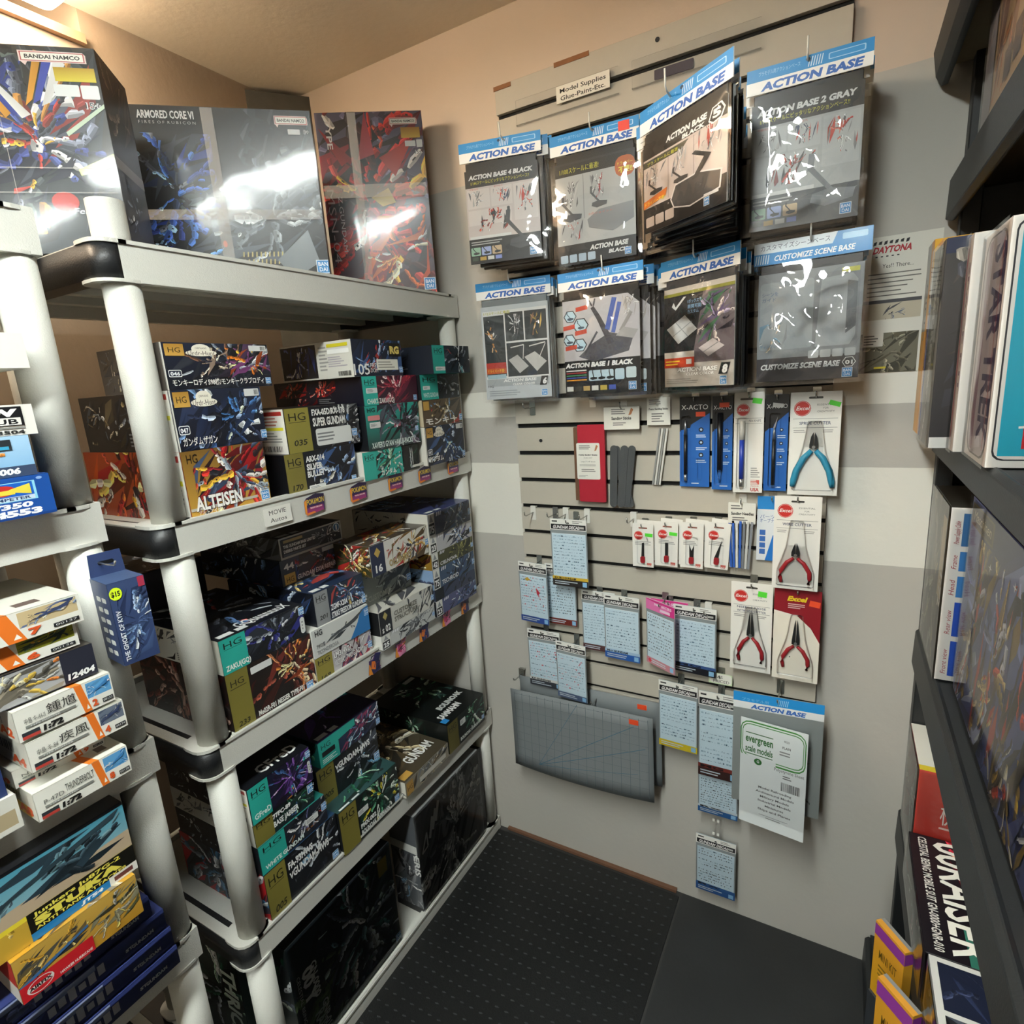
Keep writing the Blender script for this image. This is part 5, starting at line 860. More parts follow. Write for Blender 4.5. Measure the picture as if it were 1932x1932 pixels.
def f_excel(title, sub=''):
    def fn(p):
        p.rect(0, 0, 1, 1, '#e9e6de'); p.rr(.36, .935, .64, .955, '#3a3834', .45); p.ell(.5, .95, .03, .014, '#2a2826'); excel(p, .24, .845, .17)
        for k, s in enumerate(('ESSENTIAL', 'FOR', 'CREATIVITY')): p.text(s, .7, .87 - k * .032, .017, '#6a6864', .34 if k != 1 else .1, 'C')
        p.rect(.06, .745, .94, .748, '#4a4a4c'); p.rect(.06, .66, .94, .663, '#4a4a4c'); lines = title.split('|')
        for k, s in enumerate(lines): p.text(s, .5, (.69 if len(lines) == 1 else .712 - k * .04), .03 if len(lines) == 1 else .024, '#33405f', .62 if len(lines) == 1 else .7, 'C', bold=.01)
        p.bars(.08, .61, .36, .645, 2, '#9a9894'); p.bars(.66, .61, .92, .645, 2, '#9a9894')
    return fn
def pliers(o, zc, zj, zb, grip, half, jaw, spread=.022, straight=False, fat=1.0):
    """zc pivot height, zj jaw tip, zb handle ends (local z); handles bow outwards"""
    for s in (-1, 1):
        P = [(s * .004, -.007, zc - .008), (s * (half * .55), -.007, zc - (zc - zb) * .28), (s * (half * .95), -.007, zc - (zc - zb) * .6), (s * half * (.98 if not straight else 1.1), -.007, zb + .012), (s * half * (.9 if not straight else 1.15), -.007, zb)]
        MB().tube(P, [x * fat for x in (.0035, .0046, .0048, .0046, .0034)], 8).build('handle', M[grip], o)
        pts = [(s * .0006, zc - .004), (s * .0085, zc - .002), (s * .0085, zc + .006), (s * jaw, zj - .01), (s * .0015, zj), (s * .0008, zc + .006)]
        MB().prism(pts if s > 0 else pts[::-1], -.01, -.004, 'y').build('jaw', M['steel'], o)
    MB().tube([(0, -.0112, zc), (0, -.0035, zc)], .0035, 10).build('pivot', M['alu'], o)
TY = YF - .028
def blis(o, half, z0, z1): MB().prism([(-half, z0), (half, z0), (half, z0 + (z1 - z0) * .25), (half * .55, z0 + (z1 - z0) * .62), (half * .35, z1), (-half * .35, z1), (-half * .55, z0 + (z1 - z0) * .62), (-half, z0 + (z1 - z0) * .25)], -.015, -.0005, 'y').build('blister', M['blister'], o, .003)
o = pack('pliers_pack', 'carded sprue cutter with cyan handles, upper right of the tools', 'tool', -.0985, 1.488, .098, .226, 1.412, f_excel('SPRUE CUTTER'), hlabel='wire hook through the cyan-handled cutter card'); pliers(o, .108, .14, .02, 'bluep', .034, .006, straight=True, fat=1.5); blis(o, .04, .012, .165); green_tag(o, .036, .2, .022, .01, rot=18)
o = pack('pliers_pack', 'carded wire cutter with short red handles below the cyan-handled cutter', 'tool', -.122, 1.262, .095, .219, 1.392, f_excel('WIRE CUTTER'), hlabel='wire hook through the short red wire cutter card'); pliers(o, .085, .112, .018, 'redp', .031, .0055); blis(o, .038, .01, .165)
o = pack('pliers_pack', 'white carded needle nose pliers with red handles', 'tool', -.214, 1.041, .094, .232, 1.412, f_excel('NEEDLE NOSE|WITH SIDE CUTTER'), hlabel='wire hook through the white needle nose card'); pliers(o, .1, .16, .028, 'redp', .028, .0038); blis(o, .038, .015, .17); green_tag(o, .024, .205, .02, .014, rot=6)
def f_redcard(p):
    p.rect(0, 0, 1, 1, '#8c1c26'); p.poly([(0, 0), (1, 0), (1, .45), (.8, .6), (.5, .72), (0, .76)], '#e6dfd0'); p.text('Excel', .48, .875, .05, '#e0c02a', .4, 'C', shear=.3, bold=.05); p.bars(.3, .79, .7, .85, 3, '#d9b8b4'); p.ell(.38, .26, .015, .007, '#3a3a3a')
o = pack('pliers_pack', 'crimson and cream carded needle nose pliers with red handles', 'tool', -.1165, 1.037, .099, .232, 1.41, f_redcard, col='#8c1c26', hlabel='wire hook through the crimson pliers card'); pliers(o, .1, .158, .035, 'redp', .028, .0038); blis(o, .038, .015, .17); green_tag(o, .036, .2, .022, .014, '#e8502a', 8)
def f_xacto(dx=0, style=0):
    def fn(p):
        p.rect(0, 0, 1, 1, '#1f63b4'); p.poly([(0, .62), (1, .82), (1, 1), (0, 1)], '#15161a'); p.poly([(0, .66), (.35, .66), (.5, .78), (1, .82), (1, 1), (0, 1)], '#15161a'); p.text('X-ACTO', .06, .86, .055 if p.w > .06 else .045, '#f2f2f0', .88)
        for k in range(3): p.ell(.72, .64 - k * .14, .08, .08 * p.w / p.h, '#15161a'); p.ell(.72, .64 - k * .14, .04, .04 * p.w / p.h, '#b9c9d9'); p.bars(.55, .55 - k * .14, .92, .59 - k * .14, 2, '#cfe0f0')
        p.bars(.4, .03, .8, .05, 1, '#e8eef4')
    return fn
def pen(o, x, z0, z1, r, m, tip=None, cap=None):
    MB().tube([(x, -.008, z0), (x, -.008, z1)], r, 10).build('barrel', M[m], o)
    if tip: MB().tube([(x, -.008, z1), (x, -.008, z1 + tip * .6), (x, -.008, z1 + tip)], [r, r * .7, r * .3], 10).build('ferrule', M['alu'], o)
    if cap: MB().tube([(x, -.008, z0 - cap), (x, -.008, z0)], r * .95, 10).build('end_cap', M['alu'], o)
o = pack('knife_pack', 'blue carded craft knife with slim black barrel, first of three alike', 'knife', -.345, 1.488, .071, .22, 1.438, f_xacto(), col='#1f63b4', r=.001, hlabel='wire hook through the wide blue knife card'); pen(o, -.02, .032, .13, .0042, 'blackpen', .034, .016); blister(o, -.03, .012, -.008, .175); slab('blade_case', o, .008, .018, .018, .072, -.008, -.0004, M['blister'], .002); green_tag(o, .014, .178, .022, .011, '#e8502a')
o = pack('knife_pack', 'narrow blue carded knife with thick black barrel', 'knife', -.267, 1.487, .046, .223, 1.432, f_xacto(), col='#1f63b4', r=.001, hlabel='wire hook through the narrow thick-barrel knife card'); pen(o, -.004, .05, .185, .0062, 'blackpen'); MB().tube([(-.004, -.008, .02), (-.004, -.008, .05)], [.002, .006], 10).build('tapered_end', M['blister'], o); blister(o, -.016, .012, .012, .19); green_tag(o, .004, .202, .022, .011, '#e8502a')
def f_penknife(p):
    p.rect(0, 0, 1, 1, '#e9e6de'); p.rr(.2, .925, .72, .945, '#3a3834', .45); excel(p, .3, .83, .22); p.rect(.05, .745, .95, .748, '#4a4a4c'); p.text('PEN KNIFE', .7, .712, .022, '#4a4a4c', .4, 'C'); p.rect(.05, .695, .95, .697, '#4a4a4c'); p.bars(.68, .05, .92, .12, 0, '#fff') if False else None
    p.bars(.6, .15, .92, .26, 5, '#9a9894'); p.rect(.6, .085, .9, .13, '#c85a50'); p.bars(.6, .085, .9, .13, 3, '#e9e6de'); p.text('MADE IN', .75, .06, .016, '#b8322c', .26, 'C'); p.text('USA', .75, .015, .035, '#b8322c', .28, 'C', bold=.04)
o = pack('knife_pack', 'white carded pen knife with a blue barrel', 'knife', -.2165, 1.493, .064, .232, 1.422, f_penknife, hlabel='wire hook through the white pen knife card'); pen(o, -.013, .034, .125, .0054, 'bluepen', None, .018); MB().tube([(-.013, -.008, .125), (-.013, -.008, .168)], .006, 10).build('grey_cap', M['whitemetal'], o); blister(o, -.024, .01, -.002, .176); green_tag(o, .017, .212, .02, .012, rot=10)
o = pack('knife_pack', 'blue carded craft knife with a steel barrel and bare blade', 'knife', -.151, 1.485, .048, .22, 1.432, f_xacto(), col='#1f63b4', r=.001, hlabel='wire hook through the steel knife card'); pen(o, -.004, .015, .12, .0038, 'steel', .026); MB().prism([(-.006, .146), (-.002, .146), (.003, .172)], -.0085, -.0078, 'y').build('blade', M['alu'], o); blister(o, -.014, .01, .008, .18); green_tag(o, .002, .196, .022, .009, '#d9d9d6', 8)
# sanding goods
def bagfilm(o, w, h, z=0.0, y=-.008, amp=.003): s = link('clear_bag', film_mesh('clear_bag', w, h, amp, nseed(), 10, 16, 0, 16.0), M['thin'], o); s.location = (-w / 2, y, z)
o = empty('sanding_sheets', (-.577, 1.43, 1.216)); tag(o, 'bag of crimson sanding sheets with a white label', 'sanding sheets')
slab('sheets', o, -.036, .004, .04, .212, -.004, .003, cm('#b01c30', .8), .004); slab('brown_sheets', o, -.048, .006, -.034, .206, -.003, .003, cm('#6b4a34', .8), .002)
slab('label_card', o, -.04, .066, .026, .164, -.0052, -.0042, cm('#e6e4da'), .004); prints(o, -.04, .066, .066, .098, -.0053, lambda p: (p.text('Hobby Sanding Sheets', .5, .66, .035, '#4a4844', .8, 'C', bold=.04), p.text('DURO-GRIT', .5, .58, .028, '#6a6864', .36, 'C'), p.bars(.12, .82, .66, .95, 3, '#7a7874'), p.poly([(.78, .78), (.86, .95), (.94, .92), (.86, .8)], '#b87a52'), p.text('Large 3" x 8" sheets', .5, .48, .03, '#5a5854', .62, 'C'), p.bars(.12, .36, .9, .42, 2, '#a8a6a0'), p.bars(.2, .2, .85, .3, 2, '#7a7874'), p.bars(.08, .06, .5, .12, 2, '#a8a6a0')), 'label_print')
bagfilm(o, .11, .29, -.004); green_tag(o, -.012, .192, .022, .016, rot=10); hook(-.575, 1.507, .03, 'wire hook holding the crimson sanding sheets', 'whitemetal', .015, 'whitemetal', .035)
o = empty('sanding_sticks', (-.49, 1.43, 1.196)); tag(o, 'bag of grey sanding sticks under a white header card', 'sanding sticks')
slab('header_card', o, -.047, .218, .047, .275, -.003, .001, cm('#e4e1d6'), .001); prints(o, -.047, .218, .094, .057, -.0032, lambda p: (p.text('Sanding Sticks', .5, .44, .13, '#4a4844', .56, 'C', bold=.04), p.bars(.22, .66, .62, .94, 3, '#7a7874'), p.bars(.26, .16, .74, .34, 2, '#7a7874'), p.poly([(.7, .62), (.78, .95), (.84, .88), (.78, .66)], '#b87a52')), 'label_print')
for k, (x, a, w) in enumerate(((-.028, 2, .02), (-.008, 5, .021), (.006, 7, .02), (.008, -9, .018), (.02, -14, .018))):
    s = MB().prism(rrect(-w / 2, .0, w / 2, .165, w * .48, 5), -.002 + k * .0012, -.0008 + k * .0012, 'y').build('sanding_stick', M['greyfoam'], o); s.location = (x, 0, .012); s.rotation_euler[1] = math.radians(a)
bagfilm(o, .105, .235, -.004); green_tag(o, -.02, .258, .026, .017, rot=-8); hook(-.49, 1.478, .03, 'wire hook holding the grey sanding sticks', 'chrome', .018, 'whitemetal', .035)
o = empty('sanding_rods', (-.398, 1.44, 1.264)); tag(o, 'slim bag of pale sanding rods under a small white card', 'sanding rods')
slab('header_card', o, -.028, .158, .03, .226, -.003, .001, cm('#e4e1d6'), .001); prints(o, -.028, .158, .058, .068, -.0032, lambda p: (p.bars(.1, .74, .7, .95, 3, '#7a7874'), p.text('Foam Sanding Sticks', .5, .56, .07, '#4a4844', .82, 'C', bold=.03), p.bars(.2, .1, .8, .46, 4, '#7a7874')), 'label_print')
for k in range(4): s = MB().box(-.0022, -.002, 0, .0022, .001, .145).build('rod', cm('#d6d5cf' if k % 2 else '#8d8e8c'), o); s.location = (-.006 + k * .006 - .01, 0, .006); s.rotation_euler[1] = math.radians(8)
bagfilm(o, .058, .17, -.006, -.006, .002); green_tag(o, -.006, .207, .02, .018); hook(-.398, 1.485, .03, 'wire hook holding the pale sanding rods', 'chrome', .004, 'whitemetal', .02)
def f_blade(p):
    p.rect(0, 0, 1, 1, '#e9e6de'); p.rr(.3, .88, .72, .91, '#8a4a3a', .45); excel(p, .3, .72, .22); p.bars(.12, .5, .9, .6, 3, '#9a9894'); p.rect(.68, .05, .9, .1, '#c8685e'); p.text('USA', .79, .02, .04, '#b8322c', .2, 'C')
for i, (x, zt, bl, lab) in enumerate(((-.466, 1.169, 0, 'with a green tag, first from the left'), (-.404, 1.177, 1, 'with a green tag, second from the left'), (-.341, 1.179, 2, 'third from the left'), (-.281, 1.183, 3, 'with a slanting blade, fourth from the left'))):
    for k in range(2):
        o = pack('blade_pack', 'white carded spare blade ' + lab if k == 0 else 'white blade card tucked behind the front card, ' + lab.split(', ')[-1], 'blade', x + .005 * k, zt + .006 * k, .056, .119, 1.424 + .012 * k, f_blade, group='spare blade cards', hk=(k == 0), roll=(0, 1, 1, 3)[i] + k * 2, hlabel='short hook with spare blades, ' + ('first', 'second', 'third', 'fourth')[i] + ' from the left')
        if k == 0:
            pts = ([(-.004, .028), (.004, .028), (.004, .068), (-.002, .066)], [(-.004, .028), (.004, .028), (.004, .064), (-.004, .064)], [(-.005, .028), (.005, .028), (.006, .062), (0, .046), (-.006, .062)], [(-.006, .028), (.004, .028), (.01, .076)])[bl]
            MB().prism(pts, -.003, -.002, 'y').build('blade', M['steel'], o); slab('handle', o, -.006, .012, .006, .03, -.006, -.001, M['redp'], .004); blister(o, -.014, .008, .014, .082, .008)
            if i < 2: green_tag(o, .016, .088, .02, .009, rot=3)
o = empty('sanding_needles', (-.197, 1.43, 1.071)); tag(o, 'bundle of blue and grey sanding needles under a white card', 'sanding needles')
slab('header_card', o, -.03, .112, .032, .163, -.003, .002, cm('#e4e1d6'), .001); prints(o, -.03, .112, .062, .051, -.0032, lambda p: (p.text('Sanding Needles', .52, .42, .14, '#4a4844', .82, 'C', bold=.04), p.bars(.1, .66, .6, .92, 2, '#7a7874'), p.bars(.16, .12, .86, .34, 2, '#7a7874')), 'label_print')
for k in range(7): s = MB().box(-.0026, -.002, 0, .0026, .001, .118).build('needle', cm(('#2f5fb8', '#2f5fb8', '#e0e0dc', '#2f5fb8', '#7d8084', '#c9c9c6', '#8d9094')[k]), o); s.location = (-.021 + k * .0066, -.001 * k, 0); s.rotation_euler[1] = math.radians(-3 + k)
bagfilm(o, .056, .12, -.004, -.011, .002); hook(-.197, 1.243, .035, 'wire hook holding the blue and grey sanding needles', 'chrome', .016, 'whitemetal', .03)
o = pack('parts_bag', 'blue and white carded pack half hidden behind the red wire cutter', 'pack', -.163, 1.25, .064, .158, 1.44, lambda p: (p.rect(0, 0, 1, 1, '#dfe2e4'), p.rect(0, .8, 1, 1, '#2a86cc'), p.text('パーツ', .1, .66, .05, '#3a5a9a', .5), p.text('オープナー', .1, .6, .05, '#3a5a9a', .6), p.poly([(.3, 0), (1, 0), (1, .5), (.55, .4)], '#2272c4'), [p.rect(.1, .1 + .1 * k, .3, .18 + .1 * k, '#3f6fb8') for k in range(4)]), col='#cfd6da', hlabel='wire hook behind the blue and white pack')
# bare hooks
for x, z, lab in ((-.772, 1.187, 'bare wire hook with white plate, leftmost of the bare hooks'), (-.7, 1.187, 'bare wire hook with steel plate, second of the bare hooks'), (-.668, 1.187, 'bare wire hook with white plate, third of the bare hooks'), (-.603, 1.187, 'bare wire hook with white plate, fourth of the bare hooks'), (-.47, 1.185, 'bare wire hook with white plate under the grey sanding sticks'), (-.755, 1.49, 'bare wire hook under the silver card bag'), (-.275, .955, 'bare steel hook left of the white needle nose card'), (-.59, .63, 'bare steel hook above the cutting mats')):
    hook(x, z, .055, lab, 'chrome', .016, 'whitemetal' if 'white' in lab else 'chrome', .034)
# --- waterslide sheets
def f_decal(kind, seed, foot='#2a4a90', band2=None, label=None, sheet='#c9dde8'):
    def fn(p):
        r = random.Random(seed); p.rect(0, 0, 1, 1, '#8d9496'); p.rect(0, .84, 1, 1, '#e9e7e0'); p.rect(.02, .85, .98, .925, '#17171a'); p.text('GUNDAM DECAL', .44, .862, .045, '#e9e7e4', .74, 'C', shear=.2, bold=.04); p.rect(.05, .955, .2, .975, '#3a3a3a'); p.bars(.62, .94, .92, .985, 2, '#8a8884'); p.rect(.8, .87, .93, .9, '#b9b7b2'); p.ell(.5, .945, .03, .012, '#3a3a3a')
        p.rect(.03, .0, .97, .79, sheet); p.rect(.03, .78, .97, .79, '#dfeaf0')
        for j in range(13):
            y = .74 - j * .046
            if r.random() < .12: continue
            x = .07
            while x < .9:
                w = r.choice((.012, .02, .035, .06)); c = r.choice(('#86a3b4', '#5f7f94', '#4a6478', '#9ab6c6', '#8aa8ba')) if kind != 'red' or r.random() < .8 else '#c83a4a'
                if kind == 'dots' and r.random() < .5: p.ell(x + .012, y + .01, .014, .009, '#22282c', n=8)
                else: p.rect(x, y, min(x + w, .93), y + r.choice((.006, .01, .018)), c)
                x += w + r.choice((.012, .02, .05))
        if kind == 'red':
            for _ in range(5): a, b = r.uniform(.4, .85), r.uniform(.3, .7); p.poly([(a, b), (a + .05, b + .012), (a + .03, b - .02)], '#c83a4a')
            if seed == 2: p.poly([(.6, .6), (.74, .52), (.68, .48), (.72, .42), (.62, .5)], '#c83a4a'); p.poly([(.2, .72), (.3, .75), (.42, .72), (.3, .69)], '#c9a43a')
        if foot: p.rect(.0, 0, 1, .1, foot); p.bars(.06, .02, .7, .08, 2, '#c9d4dc'); p.rect(.84, .015, .96, .085, '#8fc0e4')
        if band2: p.rect(0, .1, 1, .145, band2); p.text(label or 'GUNDAM', .06, .105, .03, '#15151a', .6, bold=.04)
    return fn
DEC = [('d0', -.69, 1.176, .108, .194, 1.39, 0, f_decal('t', 1, '#2e2a28', '#d8b43a', 'RX-78-2 GUNDAM'), 'hanging waterslide sheet with a yellow foot band, topmost of the decal sheets'),
 ('d1', -.81, 1.036, .098, .186, 1.40, -6, f_decal('red', 2, '#33509a'), 'waterslide sheet with red marks and blue foot, far left of the wall'),
 ('d2', -.735, 1.029, .096, .186, 1.43, 0, f_decal('dots', 3, '#7a2f28'), 'waterslide sheet of black dots with a red foot, behind the yellow-foot sheet'),
 ('d3', -.623, .96, .1, .182, 1.432, 0, f_decal('t', 4, '#5a3a3a'), 'waterslide sheet half hidden, left of the blue-foot middle sheet'),
 ('d4', -.552, .96, .103, .19, 1.42, -3, f_decal('t', 5, '#2a5fb0', '#a8c4dc', 'Hi-ν GUNDAM'), 'waterslide sheet with broad blue foot in the middle row'),
 ('d6', -.3586, .957, .11, .189, 1.42, -4, f_decal('t', 7, '#1c1d26', '#3a5a90', 'MG'), 'waterslide sheet with black foot, right end of the middle row'),
 ('d7', -.805, .815, .108, .187, 1.425, 0, f_decal('red', 8, '#3a3d44', '#d9d9d6', 'RX GUNDAM'), 'waterslide sheet with a few red marks hanging over the cutting mat'),
 ('d8', -.70, .802, .098, .18, 1.40, -5, f_decal('red', 9, '#5a6a8a'), 'slanting waterslide sheet with red marks in front of the cutting mat'),
 ('d9', -.397, .736, .105, .199, 1.41, -3, f_decal('t', 10, '#d8c02a'), 'waterslide sheet with a bright yellow foot right of the cutting mats'),
 ('d10', -.288, .735, .098, .25, 1.40, 0, f_decal('t', 11, '#3a1f1c', '#7a2f28', 'MG'), 'long waterslide sheet beside the clear bag with a blue header'),
 ('d10b', -.293, .51, .104, .16, 1.424, 0, f_decal('dots', 12, '#2a5f9a', '#c9d4dc', 'RX'), 'waterslide sheet under the long one beside the blue header bag'),
 ('d11', -.299, .2655, .107, .187, 1.432, 0, f_decal('dots', 13, '#2a5a9a', '#33609a', 'RX'), 'lowest waterslide sheet hanging alone near the floor')]
for key, x, zt, w, h, y, yaw, fn, lab in DEC:
    o = pack('decal_sheet', lab, 'decal sheet', x, zt, w, h, y, fn, col='#b9c9d2', r=.001, yaw=yaw, group='waterslide sheets', hk=key not in ('d10b', 'd11'), hlabel=('wire hook holding the ' + lab.split(',')[0]).replace('hanging in front of', 'by'))
    bagfilm(o, w + .004, h * .84, -.002, -.003, .0016)
for k, yw, y, lab in ((0, -29, 1.395, 'pink-headed sheet turned sideways in the middle row'), (1, -4, 1.44, 'pink-headed sheet lying flat behind the sideways pink one')):
    def f_pink(p):
        f_decal('dots', 21 + k, '#c98a94')(p); p.rect(0, .84, 1, 1, '#d83a8a'); p.poly([(0, .84), (.6, .84), (.9, .93), (0, .99)], '#e87ab4'); p.text('30MS SISTERS', .3, .93, .035, '#f6e4ee', .6, bold=.03); p.rr(.5, .86, .85, .9, '#efd0e0'); p.ell(.12, .05, .06, .03, '#d84a5a')
    o = pack('decal_sheet', lab, 'decal sheet', -.436 + .012 * k, .967 - .01 * k, .1, .187, y, f_pink, col='#d9b0c4', r=.001, yaw=yw, group='waterslide sheets', hlabel='wire hook holding the ' + lab)
# strip hanger between the two lowest sheets
st = slab('strip_hanger', None, 0, 0, .03, .06, 0, .001, M['blister'], .002); st.location = (-.262, 1.438, .268); tag(st, 'clear plastic strip above the lowest waterslide sheet', 'hanger')
for a in (.006, .018): slab('clip_window', st, a, .048, a + .006, .056, -.0012, -.0002, M['card'], .001); slab('clip_window', st, a, .004, a + .006, .012, -.0012, -.0002, M['card'], .001)
o = pack('price_tag', 'small white tag hand-lettered AS PRICED', 'tag', -.2685, .776, .058, .03, 1.43, lambda p: (p.rect(0, 0, 1, 1, '#cfe0b8'), p.rr(.04, .08, .98, .96, '#e8e6dc', .25), p.text('AS', .48, .56, .26, '#2a2a2a', .24, 'C'), p.text('PRICED', .54, .14, .26, '#2a2a2a', .68, 'C')), col='#dfe4d0', r=.008, hlabel='wire hook holding the hand-lettered tag')
# cutting mats
def f_mat(p):
    p.rect(0, 0, 1, 1, '#7d8385')
    for i in range(17): p.line(.03 + i * .0588, .03, .03 + i * .0588, .97, .0011, '#525c62')
    for j in range(10): p.line(.03, .05 + j * .1, .97, .05 + j * .1, .0006, '#4f5a60')
    p.line(.2, .1, .88, .86, .0018, '#3f6478'); p.line(.2, .1, .95, .62, .0018, '#3f6478'); p.line(.2, .1, .5, .97, .0012, '#3f6478'); p.line(.2, .1, .9, .3, .0012, '#3f6478')
def curved(name, w, h, m, bow, t=.002):
    v, f = [], []; nx, nz = 14, 6
    for j in range(nz + 1):
        for i in range(nx + 1):
            u, q = i / nx, j / nz; v.append((u * w, -bow * (4 * u * (1 - u)) * (1 - q) - bow * .5 * (1 - q) ** 2, q * h))
    for j in range(nz):
        for i in range(nx): a = j * (nx + 1) + i; f.append((a, a + 1, a + nx + 2, a + nx + 1))
    me = bpy.data.meshes.new(name); me.from_pydata(v, [], f); [setattr(p, 'use_smooth', True) for p in me.polygons]
    o = link(name, me, m); md = o.modifiers.new('thickness', 'SOLIDIFY'); md.thickness = t; md.offset = -1; return o
for k, (x, y, zt, lab) in enumerate(((-.858, 1.395, .613, 'grey ruled cutting mat in front of its twin, with an orange sticker'), (-.846, 1.436, .64, 'grey cutting mat behind the front cutting mat'))):
    w, h, bow = .452, .262, .014
    o = curved('cutting_mat', w, h, M['mat'], bow); o.location = (x, y, zt - h); o.rotation_euler[1] = math.radians(-1.0); tag(o, lab, 'cutting mat', 'cutting mats')
    if k == 0:
        p = Pr(w, h, nseed()); f_mat(p); nv = []
        # follow the bow of the mat with the ruled lines
        q = Pr(w, h); q.v, q.f, q.c = [], [], []
        for fi in p.f[1:]:
            P = [(p.v[i][0] / w, p.v[i][1] / h) for i in fi]; n = 12
            A, B = ((P[0], P[1]), (P[3], P[2])) if len(P) == 4 else (None, None)
            if A is None: continue
            for s_ in range(n):
                t0, t1 = s_ / n, (s_ + 1) / n; b = len(q.v)
                for (a0, a1), t in ((A, t0), (A, t1), (B, t1), (B, t0)) if False else (((A[0], B[0]), t0), ((A[0], B[0]), t1), ((A[1], B[1]), t1), ((A[1], B[1]), t0)):
                    u, vv = a0[0] + (a1[0] - a0[0]) * t, a0[1] + (a1[1] - a0[1]) * t
                    q.v.append((u * w, vv * h, .0006 + bow * (4 * u * (1 - u)) * (1 - vv) + bow * .5 * (1 - vv) ** 2)); q.c.append(p.c[fi[0]])
                q.f.append((b, b + 1, b + 2, b + 3))
        q.build('ruled_lines', M['paper'], o, 'F', 0, False)
    s_ = MB().box(.385, -.002, .232, .412, -.0008, .247).build('price_sticker', cm('#e8502a'), o)
hook(-.85, .65, .05, 'wire hook behind the cutting mats', 'chrome', .012)
# blue-header bag and polystyrene sheet
o = pack('parts_bag', 'clear bag with a bright blue header beside the long waterslide sheet', 'bag', -.1976, .771, .199, .31, 1.375, lambda p: (p.rect(0, 0, 1, 1, '#8f9492'), p.art(.1, .02, .9, .5, ['#4a4c4c', '#6a6e6c', '#2c2e30', '#8d9290'], 20), p.rect(0, .86, 1, 1, '#e4e6e6'), p.rect(0, .92, 1, 1, '#2a92d8'), p.text('ACTION BASE', .5, .87, .035, '#3a6ab8', .6, 'C', shear=.25, bold=.05), p.text('プラモデル用', .1, .93, .02, '#8fc8ee', .3), [p.poly([(.5 + a * .02, .93), (.508 + a * .02, .93), (.52 + a * .02, .98), (.512 + a * .02, .98)], '#a8d4f0') for a in range(6)]), col='#9aa09e', r=.001, yaw=3, hlabel='wire hook holding the blue header bag'); bagfilm(o, .2, .27, 0, -.003, .004)
def f_ever(p):
    p.rect(0, 0, 1, 1, '#dfe4e4'); p.rr(.0, .62, .98, .985, '#3f8a3a', .22); p.rr(.015, .635, .965, .972, '#e4e9e8', .2); p.rr(.03, .648, .95, .96, '#3f8a3a', .2); p.rr(.04, .656, .94, .952, '#e4e9e8', .2); p.rect(.02, .62, .55, .66, '#dfe4e4')
    p.text('evergreen', .08, .79, .07, '#2f6a33', .42, bold=.05); p.text('scale models', .08, .7, .06, '#2f6a33', .42, bold=.05); p.rect(.08, .87, .5, .878, '#2f6a33'); p.rect(.08, .675, .5, .683, '#2f6a33'); p.ell(.28, .62, .06, .03, '#2f6a33'); p.text('G', .28, .61, .025, '#dfe4e4', .04, 'C', bold=.03)
    p.text('9020', .7, .87, .02, '#3a3a3a', .08, 'C'); p.text('PLAIN', .7, .81, .022, '#3a3a3a', .12, 'C', bold=.02); p.bars(.6, .74, .82, .79, 2, '#8a8c8c'); p.text('Polystyrene Sheet', .97, .59, .03, '#4a4c4c', .44, 'R'); p.bars(.66, .53, .8, .57, 2, '#6a6c6c'); p.barcode(.64, .42, .92, .5, '#3a3c3c')
    for k, s in enumerate(('Model Railroading', 'Architectural Models', 'Military Models', 'Industrial Models', 'Miniatures', 'Ships and Planes')): p.text(s, .55, .38 - k * .042, .02, '#5a5c5c', (.5, .58, .44, .5, .28, .5)[k], 'C', bold=.02)
    p.rect(.32, .125, .76, .128, '#5a5c5c'); p.bars(.42, .1, .66, .115, 1, '#8a8c8c')
o = pack('plastic_sheet_pack', 'white polystyrene sheet with a green-framed label in front of the blue header bag', 'sheet', -.176, .719, .149, .292, 1.335, f_ever, col='#dfe4e4', r=.001, yaw=-7, hk=False); bagfilm(o, .152, .25, .03, -.002, .0012)
# --- signs and papers
def clip_strip(x, w, lab, card=None):
    o = empty('label_holder', (x, YF - .002, 2.178)); tag(o, lab, 'label holder'); sl = slab('clear_strip', o, 0, 0, w, .058, -.0035, -.0015, M['blister'], .002); MB().box(0, -.005, 0, w, .001, .003).build('bottom_lip', M['blister'], o)
    return o
h1 = clip_strip(-.752, .268, 'clear label strip holding the hand-lettered supplies sign'); h2 = clip_strip(-.452, .27, 'empty clear label strip with a dark smudge beside the supplies sign')
slab('dark_insert', h2, .05, .006, .135, .026, -.0008, -.0002, cm('#4a3f48'), .002)
sg = MB().box(0, 0, 0, .135, .0008, .036).build('paper_sign', M['card']); sg.location = (-.638, YF - .009, 2.197); tag(sg, 'white paper sign hand-lettered Model Supplies Glue Paint Etc', 'sign')
p = Pr(.135, .036, 5); p.rect(0, 0, 1, 1, '#e4e0d4'); p.text('Model Supplies', .5, .56, .27, '#1a1816', .86, 'C', bold=.012); p.text('Glue-Paint-Etc.', .5, .12, .27, '#1a1816', .84, 'C', bold=.012); p.build('lettering', M['paper'], sg, 'F', 0)
fl = MB().box(0, 0, 0, .132, .0006, .268).build('paper_flyer', M['card']); fl.location = (.022, YB - .0012, 1.519); tag(fl, 'white flyer with a red and black racing logo right of the slatwall', 'flyer')
